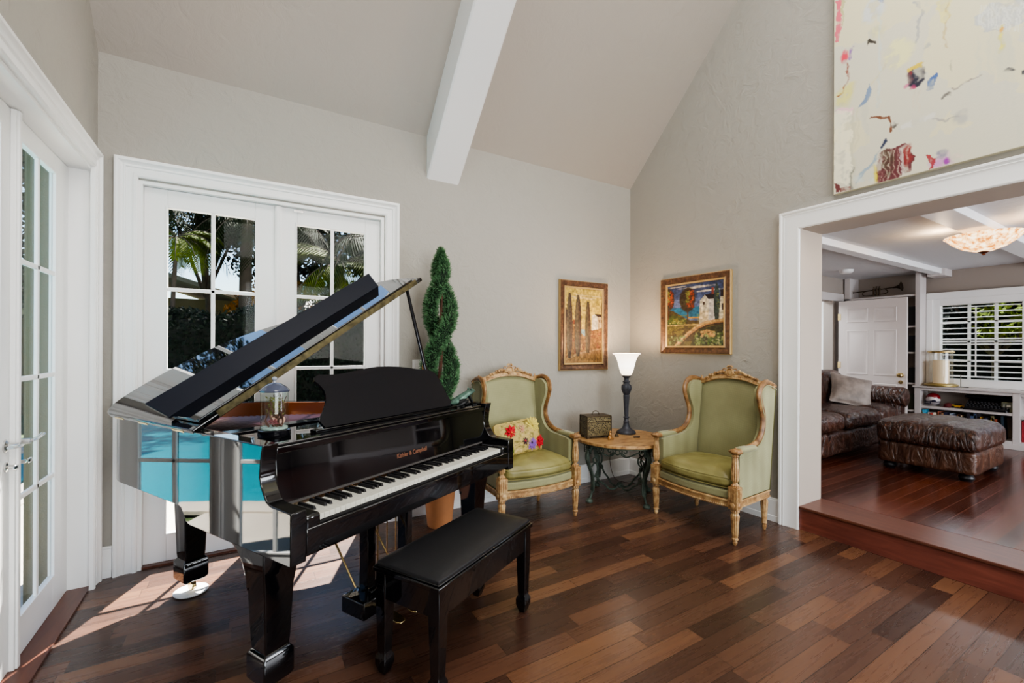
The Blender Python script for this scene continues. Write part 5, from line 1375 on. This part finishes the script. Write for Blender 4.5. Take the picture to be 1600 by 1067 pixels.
for i, (c_, nm) in enumerate(zip(bc, bn_)):
    th_ = BR_.uniform(.018, .034); hh_ = BR_.uniform(.235, .28); dd = BR_.uniform(.13, .17); tilt = BR_.choice([0, 6, 10, 12]) if i < 14 else BR_.choice([2, 8, 14])
    if pos_y-th_-hh_*sin(rad(tilt)) < 1.42: break
    b = thing('book', '%s book, number %s from the left on the low bookcase shelf' % (nm, ['one', 'two', 'three', 'four', 'five', 'six', 'seven', 'eight', 'nine', 'ten', 'eleven', 'twelve', 'thirteen', 'fourteen', 'fifteen', 'sixteen', 'seventeen', 'eighteen', 'nineteen', 'twenty', 'twenty-one', 'twenty-two', 'twenty-three', 'twenty-four', 'twenty-five', 'twenty-six'][i]), 'book', (7.63, pos_y-hh_*sin(rad(tilt))*0, .2655), 0, 'books on the low shelf of the built-in bookcase', (rad(-tilt), 0, 0))
    cm = simple('book cover '+nm, srgb(*[min(255, int(q*1.12+8)) for q in c_]), .55)
    MB().box(0, dd, -th_, -th_+.002, 0, hh_).box(0, dd, -.002, 0, 0, hh_).box(-.001, .002, -th_, 0, 0, hh_).build('book_cover', cm, b)
    MB().box(.002, dd-.004, -th_+.002, -.002, .003, hh_-.003).build('pages', M['ivory'], b)
    b.location.z = .2655+th_*sin(rad(tilt))
    pos_y -= th_/max(.6, cos(rad(tilt)))+.004
for i, (c_, nm) in enumerate((((150, 40, 50), 'crimson'), ((60, 50, 70), 'plum'), ((120, 100, 90), 'taupe'))):
    b = thing('book', '%s book in the right bay of the low bookcase' % nm, 'book', (7.66, 1.35-i*.034, .2655), 0, 'books in the right bay of the bookcase')
    MB().box(0, .15, -.03, -.028, 0, .24).box(0, .15, -.002, 0, 0, .24).box(-.001, .002, -.03, 0, 0, .24).build('book_cover', simple('book cover '+nm, srgb(*c_), .55), b)
    MB().box(.002, .146, -.028, -.002, .003, .237).build('pages', M['ivory'], b)

# trumpet in the niche
tr_ = thing('trumpet', 'old tarnished brass trumpet displayed in the niche above the panel door', 'trumpet', (7.66, 2.72, 2.075), 0)
TB = simple('tarnished brass', srgb(58, 44, 28), .45, .6)
m = MB(); m.tube([(0, .27, .075), (0, .05, .085), (0, -.18, .10)], .007, 8)
m.tube([(0, -.18, .10), (0, -.22, .103), (0, -.245, .105), (0, -.262, .106), (0, -.272, .107)], [.009, .016, .028, .046, .062], 18)
m.tube([(0, .27, .075), (0, .285, .074)], [.006, .013], 10)
m.tube(catmull([(0, .10, .083), (0, .16, .07), (0, .17, .03), (0, .12, .015), (0, -.02, .02), (0, -.10, .03), (0, -.12, .06), (0, -.09, .09)], 5), .006, 7)
m.build('tubing', TB, tr_)
m = MB()
for k in range(3): m.lathe([(0, .005), (.013, .005), (.013, .11), (.006, .112), (.006, .13), (.011, .132), (.011, .136), (0, .136)], (-.0, .02-.034*k+.02, 0), 12)
m.build('valves', TB, tr_)
# smoke detector
t = thing('smoke_detector', 'round white smoke detector on the low ceiling by the niche', 'smoke detector', (6.75, 2.73, Z2))
MB().lathe([(0, -.045), (.055, -.045), (.075, -.03), (.08, 0), (0, 0)], n=28).build('housing', M['white'], t)
# bowl ceiling light
bl = thing('bowl_ceiling_light', 'amber alabaster glass bowl light glowing under the ceiling beam', 'ceiling light', (5.2, 1.13, 2.295))
m = MB(); pr = [(.0, -.165), (.06, -.158), (.13, -.13), (.19, -.085), (.225, -.045), (.24, -.035)]
m.loft([[(r*cos(2*PI*i/44), r*sin(2*PI*i/44), z) for i in range(44)] for r, z in [(max(r, .002), z) for r, z in pr]+[(.236, -.03)]+[(max(r-.008, .002), z+.006) for r, z in pr[::-1]]])
m.build('glass_bowl', M['alab'], bl, smooth=60)
MB().lathe([(0, -.195), (.012, -.19), (.010, -.182), (.02, -.176), (.036, -.165), (0, -.16)], n=16).build('finial', simple('bronze finial', srgb(96, 50, 34), .35, .5), bl)
MB().lathe([(0, -.16), (.008, -.16), (.008, -.02), (.06, -.015), (.06, 0), (0, 0)], n=20).build('stem', simple('bronze stem', srgb(96, 60, 40), .35, .5), bl)

# ================================================================== OUTSIDE
sbuild(MB().box(-12, 12, YB+.18, 22, -.22, -.10).box(-12, XL-.16, -8, YB+.18, -.22, -.10), 'ground', M['lawn'], 'lawn of the garden outside the doors', 'ground', smooth=0)
sbuild(MB().box(-1.78, 5, YB+.18, 6.0, -.12, -.055).box(-2.0, XL-.16, -6, YB+.178, -.12, -.056), 'patio', M['patio'], 'pale travertine patio outside the doors', 'patio', smooth=0)
# pool
pp = [(-2.15, -6), (-2.12, 2.4), (-2.0, 4.2), (-1.75, 5.6), (-2.3, 8.3), (-6.5, 8.8), (-5.3, 4), (-5.2, -6)]
tag(MB().prism(pp, 'z', -.3, -.075).build('pool_water', M['water'], None, smooth=0), 'teal swimming pool water glimpsed through the left french doors', 'pool')
cp = catmull([(x, y, -.055) for x, y in pp], 5, True)
tag(MB().tube(cp, .14, 6, closed=True, sx=.22, up=(0, 0, 1)).build('pool_coping', M['patio'], None), 'pale stone coping around the swimming pool', 'pool coping')
sbuild(MB().box(-.985, XL-.16, YB-.06, YB+.5, -.1, 3.2), 'wall_outside', M['stucco'], 'tan stucco pier outside the left french doors', 'wall', smooth=0)
sbuild(MB().box(XR, XR+.5, YB+.18, YB+.4, -.1, 3.0), 'wall_outside.001', M['stucco'], 'tan stucco outside corner of the house', 'wall', smooth=0)

def hedge(name, label, x0, x1, y0, y1, h, n, seed, mat=None, size=.075):
    hr = random.Random(seed); t = thing(name, label, 'hedge', (0, 0, 0))
    m = MB(); m.rbox(((x0+x1)/2, (y0+y1)/2, h/2-.1), (x1-x0-.15, y1-y0-.15, h), .1, 10, lambda p, q: (p.x, p.y, p.z+(.08*sin(p.x*3)+.05*sin(p.x*7) if p.z > 0 else 0)))
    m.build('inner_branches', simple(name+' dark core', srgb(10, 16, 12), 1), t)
    m = MB(); pts = []
    for i in range(n):
        x = hr.uniform(x0, x1); z = hr.uniform(-.1, h+.05)+.08*sin(x*3); y = hr.choice([y0, y0, y0, x*0+(y0+y1)/2])
        if y != y0: y = hr.uniform(y0, y1); z = h-.05+hr.uniform(-.05, .1)+.08*sin(x*3)+.05*sin(x*7)
        pts.append((x, y+hr.uniform(-.08, .08), z))
    m.leaves(pts, size, .55); m.build('foliage', mat or M['hedge'], t, smooth=0); return t
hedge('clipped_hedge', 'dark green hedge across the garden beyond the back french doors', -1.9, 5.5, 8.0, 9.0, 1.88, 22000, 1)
hg = hedge('clipped_hedge', 'dark hedge on the far side of the swimming pool', -7, 7, 0, .8, 1.7, 9000, 2, M['hedge'], .13)
hg.rotation_euler = (0, 0, PI/2); hg.location = (-7.6, 1, 0)

# neighbour's house
nh = thing('neighbour_house', 'beige single-storey neighbouring house with a pale roof behind the hedge', 'house', (0, 0, 0))
MB().box(-4.6, .1, 13.0, 17, -.1, 2.45).box(.1, 6.5, 13.8, 17, -.1, 2.3).build('house_wall', M['stucco_d'], nh, smooth=0)
m = MB(); m.loft([[(-5.1, 12.5, 2.4), (-5.1, 12.5, 2.5), (-2.6, 12.5, 3.35), (-.1, 12.5, 2.55), (.5, 12.5, 2.36), (.5, 12.5, 2.26), (-2.6, 12.5, 3.25)], [(-5.1, 17, 2.4), (-5.1, 17, 2.5), (-2.6, 17, 3.35), (-.1, 17, 2.55), (.5, 17, 2.36), (.5, 17, 2.26), (-2.6, 17, 3.25)]])
m.loft([[(.3, 13.4, 2.34), (.3, 15.5, 3.0), (.3, 17.2, 2.34), (.3, 15.5, 2.9)], [(6.8, 13.4, 2.34), (6.8, 15.5, 3.0), (6.8, 17.2, 2.34), (6.8, 15.5, 2.9)]])
m.build('roof', M['rooftile'], nh, smooth=0)
for x in (-2.2,): MB().box(x-.5, x+.5, 12.97, 13.0, 1.0, 2.0).build('window', M['lacquer2'], nh)

def palm(loc, h, label, nf=14, fl=1.9, seed=1, yellow=False, trunk_r=.075, lean=(.1, 0), droop=1.0):
    pr = random.Random(seed); t = thing('palm_tree', label, 'palm tree', loc, 0, 'palms beyond the hedge')
    top = Vector((lean[0], lean[1], h))
    pa = catmull([(0, 0, 0), (lean[0]*.2, lean[1]*.3, h*.4), (lean[0]*.7, lean[1]*.7, h*.8), top], 6)
    MB().tube(pa, [trunk_r*(1.15-.35*i/len(pa)) for i in range(len(pa))], 10).build('trunk', M['palmtrunk'], t)
    m = MB(); st = MB()
    for k in range(nf):
        a = 2*PI*k/nf+pr.uniform(-.25, .25); up = pr.uniform(-.15, 1.0); L = fl*pr.uniform(.8, 1.15); d = Vector((cos(a), sin(a), 0))
        pts = []; p = top.copy(); v = (d+Vector((0, 0, up))).normalized(); n = 16
        for i in range(n):
            pts.append(p.copy()); p = p+v*L/n; v = (v+Vector((0, 0, -.095*droop*(1+i*.05)))).normalized()
        st.tube(pts, [.014*(1-.8*i/n) for i in range(n)], 4)
        for i in range(2, n):
            for s in (-1, 1):
                for jj in (0, .5):
                    q = pts[i-1].lerp(pts[i], jj); tt = (pts[i]-pts[i-1]).normalized(); side = tt.cross(Vector((0, 0, 1))).normalized()*s
                    ll = L*.26*math.sin(PI*(.12+.8*(i+jj)/n))**.7*pr.uniform(.85, 1.1)
                    dr = (side*.9+tt*.55+Vector((0, 0, -.25-.25*droop))).normalized(); w_ = tt*.013
                    m.poly([q-w_, q+w_, q+dr*ll*.6+w_*.8, q+dr*ll, q+dr*ll*.6-w_*.8])
    st.build('frond_stems', M['palmtrunk'], t)
    m.build('fronds', M['palmy'] if yellow else M['palm'], t, smooth=0); return t
palm((-1.75, 10.4, -.1), 3.9, 'left palm with drooping dark fronds above the hedge', 18, 2.0, 1, lean=(.2, 0))
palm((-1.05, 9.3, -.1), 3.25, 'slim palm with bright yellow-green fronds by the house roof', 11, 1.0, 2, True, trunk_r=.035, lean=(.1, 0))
palm((.02, 10.0, -.1), 3.9, 'palm with a straight grey trunk seen through the left leaf', 18, 2.1, 3, trunk_r=.11, lean=(.05, 0), droop=1.3)
palm((.65, 10.6, -.1), 4.2, 'second grey-trunk palm close behind the straight one', 18, 2.0, 4, trunk_r=.08, lean=(.1, 0), droop=1.4)
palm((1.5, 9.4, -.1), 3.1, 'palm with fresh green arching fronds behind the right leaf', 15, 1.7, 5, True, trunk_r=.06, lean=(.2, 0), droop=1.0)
palm((2.35, 8.8, -.1), 3.4, 'fan-like dark palm at the right edge of the back doors', 20, 1.9, 6, trunk_r=.09, lean=(0, 0), droop=1.7)
palm((-7.4, 9.5, -.1), 3.2, 'palm beyond the far end of the pool', 14, 2.0, 7, lean=(.2, .1))
def tree(loc, h, r, label, n, seed, mat, size=.11, name='garden_tree', trunk=.07):
    rr = random.Random(seed); t = thing(name, label, 'tree', loc, 0, 'broadleaf trees beyond the hedge')
    m = MB(); m.tube(catmull([(0, 0, 0), (.1, 0, h*.4), (-.05, .05, h*.8)], 5), [trunk*(1-.05*i) for i in range(11)], 8)
    for k in range(7):
        a = k*.9; m.tube([(.05, 0, h*.45), (.05+cos(a)*r*.4, sin(a)*r*.4, h*.7), (cos(a)*r*.8, sin(a)*r*.8, h*.9)], [.04, .025, .01], 6)
    m.build('trunk', M['palmtrunk'], t)
    cl = [(Vector((rr.gauss(0, .5)*r, rr.gauss(0, .4)*r, h*.78+rr.gauss(0, .42)*r)), r*rr.uniform(.22, .42)) for _ in range(16)]
    pts = []
    for i in range(n):
        c, q = rr.choice(cl); d = Vector((rr.gauss(0, 1), rr.gauss(0, 1), rr.gauss(0, 1))).normalized(); pts.append(c+d*q*rr.uniform(.5, 1.05))
    m = MB(); m.leaves(pts, size*1.25, .42); m.build('crown', mat, t, smooth=0); return t
tree((-2.4, 11.0, -.1), 5.2, 1.4, 'dark bushy tree behind the left palm', 7000, 11, M['tree'])
tree((.55, 11.6, -.1), 2.9, 1.0, 'orange-leaved croton shrub glowing behind the grey trunks', 3500, 12, M['treeo'], .13)
tree((2.1, 11.5, -.1), 3.9, 1.5, 'olive green tree behind the right leaf of the doors', 7000, 13, M['tree'])
tree((3.8, 10.5, -.1), 4.2, 1.6, 'olive green tree at far right of the garden', 6000, 14, M['tree'])
tree((-.75, 11.9, -.1), 5.6, 1.3, 'tall dark tree between the left palms', 4500, 22, M['tree'])
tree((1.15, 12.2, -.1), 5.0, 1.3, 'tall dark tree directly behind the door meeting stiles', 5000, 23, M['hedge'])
tree((-8.6, 5.5, -.1), 3.6, 1.7, 'dark tree beyond the pool seen in the left glass', 6000, 15, M['tree'])
tree((-4.2, 10.5, -.1), 4.0, 1.7, 'dark leafy tree behind the pool corner', 6000, 18, M['tree'])
# garden beyond the shuttered window
sbuild(MB().box(8.05, 16, -6, 9, -.1, 0), 'ground.001', M['lawn'], 'grass beyond the shuttered window', 'ground', smooth=0)
tree((11.2, 2.3, 0), 2.7, 1.5, 'dark shrub tree outside the shuttered window', 9000, 16, M['hedge'], .13)
tree((10.6, 1.2, 0), 1.5, .8, 'yellow-green bush outside the shuttered window', 3500, 17, M['palmy'], .09)
hg2 = hedge('clipped_hedge', 'dark hedge right outside the shuttered window', -2, 5, 0, .8, 2.3, 9000, 21, M['hedge'], .10)
hg2.rotation_euler = (0, 0, -PI/2); hg2.location = (12.6, 4.5, 0)

# ================================================================== LIGHT
def area(name, loc, rot, sx, sy, power, col=(1, 1, 1)):
    l = bpy.data.lights.new(name, 'AREA'); l.shape = 'RECTANGLE'; l.size = sx; l.size_y = sy; l.energy = power; l.color = col
    o = bpy.data.objects.new(name, l); COL.objects.link(o); o.location = loc; o.rotation_euler = rot; return o
def point(name, loc, power, col, r=.04):
    l = bpy.data.lights.new(name, 'POINT'); l.energy = power; l.color = col; l.shadow_soft_size = r
    o = bpy.data.objects.new(name, l); COL.objects.link(o); o.location = loc; return o
sn = bpy.data.lights.new('sun', 'SUN'); sn.energy = 30; sn.angle = rad(.6); sn.color = (1, .95, .87)
so = bpy.data.objects.new('sun', sn); COL.objects.link(so)
so.rotation_euler = Vector((-.45, -1, -1.37)).to_track_quat('-Z', 'Y').to_euler()
area('front_fill', (1.45, YF+.05, 1.6), (PI/2, 0, 0), 2.8, 2.0, 110, (.93, .97, 1))  # added fill lamp behind the viewer, shaped like a window
area('ceiling_fill', (1.6, .4, 5.2), (0, 0, 0), 3.0, 3.0, 165, (1, .98, .95))
area('rear_high_fill', (1.2, -2.8, 3.6), (rad(75), 0, 0), 3.0, 1.2, 60, (1, .98, .95))  # second unseen fill lamp, added high up behind the viewer
area('louver_fill', (9.0, 1.4, 2.7), (0, rad(52), 0), 1.4, 3.2, 160, (.86, .93, 1))  # lamp added outside above the sightline to brighten louvers and their floor reflection
area('room_two_fill', (5.6, Y2F+.1, 1.4), (PI/2, 0, 0), 3.0, 1.6, 140, (.88, .93, 1))  # lamp added inside the side wall, standing in for unseen window light
area('hall_light', (6.7, Y2+.8, Z2-.02), (0, 0, 0), 1.2, .8, 40, (.92, .97, 1))
point('lamp_bulb', (3.06, 3.00, TZ+.72), 15, (1, .70, .42), .05)
point('bowl_bulb', (5.2, 1.38, 2.24), 5.5, (1, .70, .42), .03)
point('bowl_bulb', (5.2, .90, 2.24), 5.5, (1, .70, .42), .03)
wd = bpy.data.worlds.new('sky'); SC.world = wd; wd.use_nodes = True
nt = wd.node_tree; nt.nodes.clear()
wo = nt.nodes.new('ShaderNodeOutputWorld'); bg = nt.nodes.new('ShaderNodeBackground')
sk = nt.nodes.new('ShaderNodeTexSky'); sk.sky_type = 'NISHITA'; sk.sun_disc = False; sk.sun_elevation = rad(51); sk.sun_rotation = rad(24); sk.air_density = 1.2; sk.dust_density = .1; sk.ozone_density = 2.5
bg.inputs[1].default_value = .26
nt.links.new(sk.outputs[0], bg.inputs[0]); nt.links.new(bg.outputs[0], wo.inputs[0])

# ================================================================== CAMERA
cam = bpy.data.cameras.new('camera'); cam.sensor_width = 36; cam.sensor_fit = 'HORIZONTAL'
cam.lens = 696.5723/1600*36; cam.shift_y = (542.72-533.5)/1600; cam.clip_start = .02; cam.clip_end = 200
co = bpy.data.objects.new('camera', cam); COL.objects.link(co)
co.location = (0, 0, 1.33)
co.rotation_euler = (Matrix.Rotation(-.5437, 3, 'Z')@Matrix.Rotation(PI/2, 3, 'X')@Matrix.Rotation(.0041, 3, 'Z')).to_euler()
SC.camera = co
SC.view_settings.view_transform = 'AgX'; SC.view_settings.look = 'AgX - Medium High Contrast'
SC.view_settings.exposure = 0.38
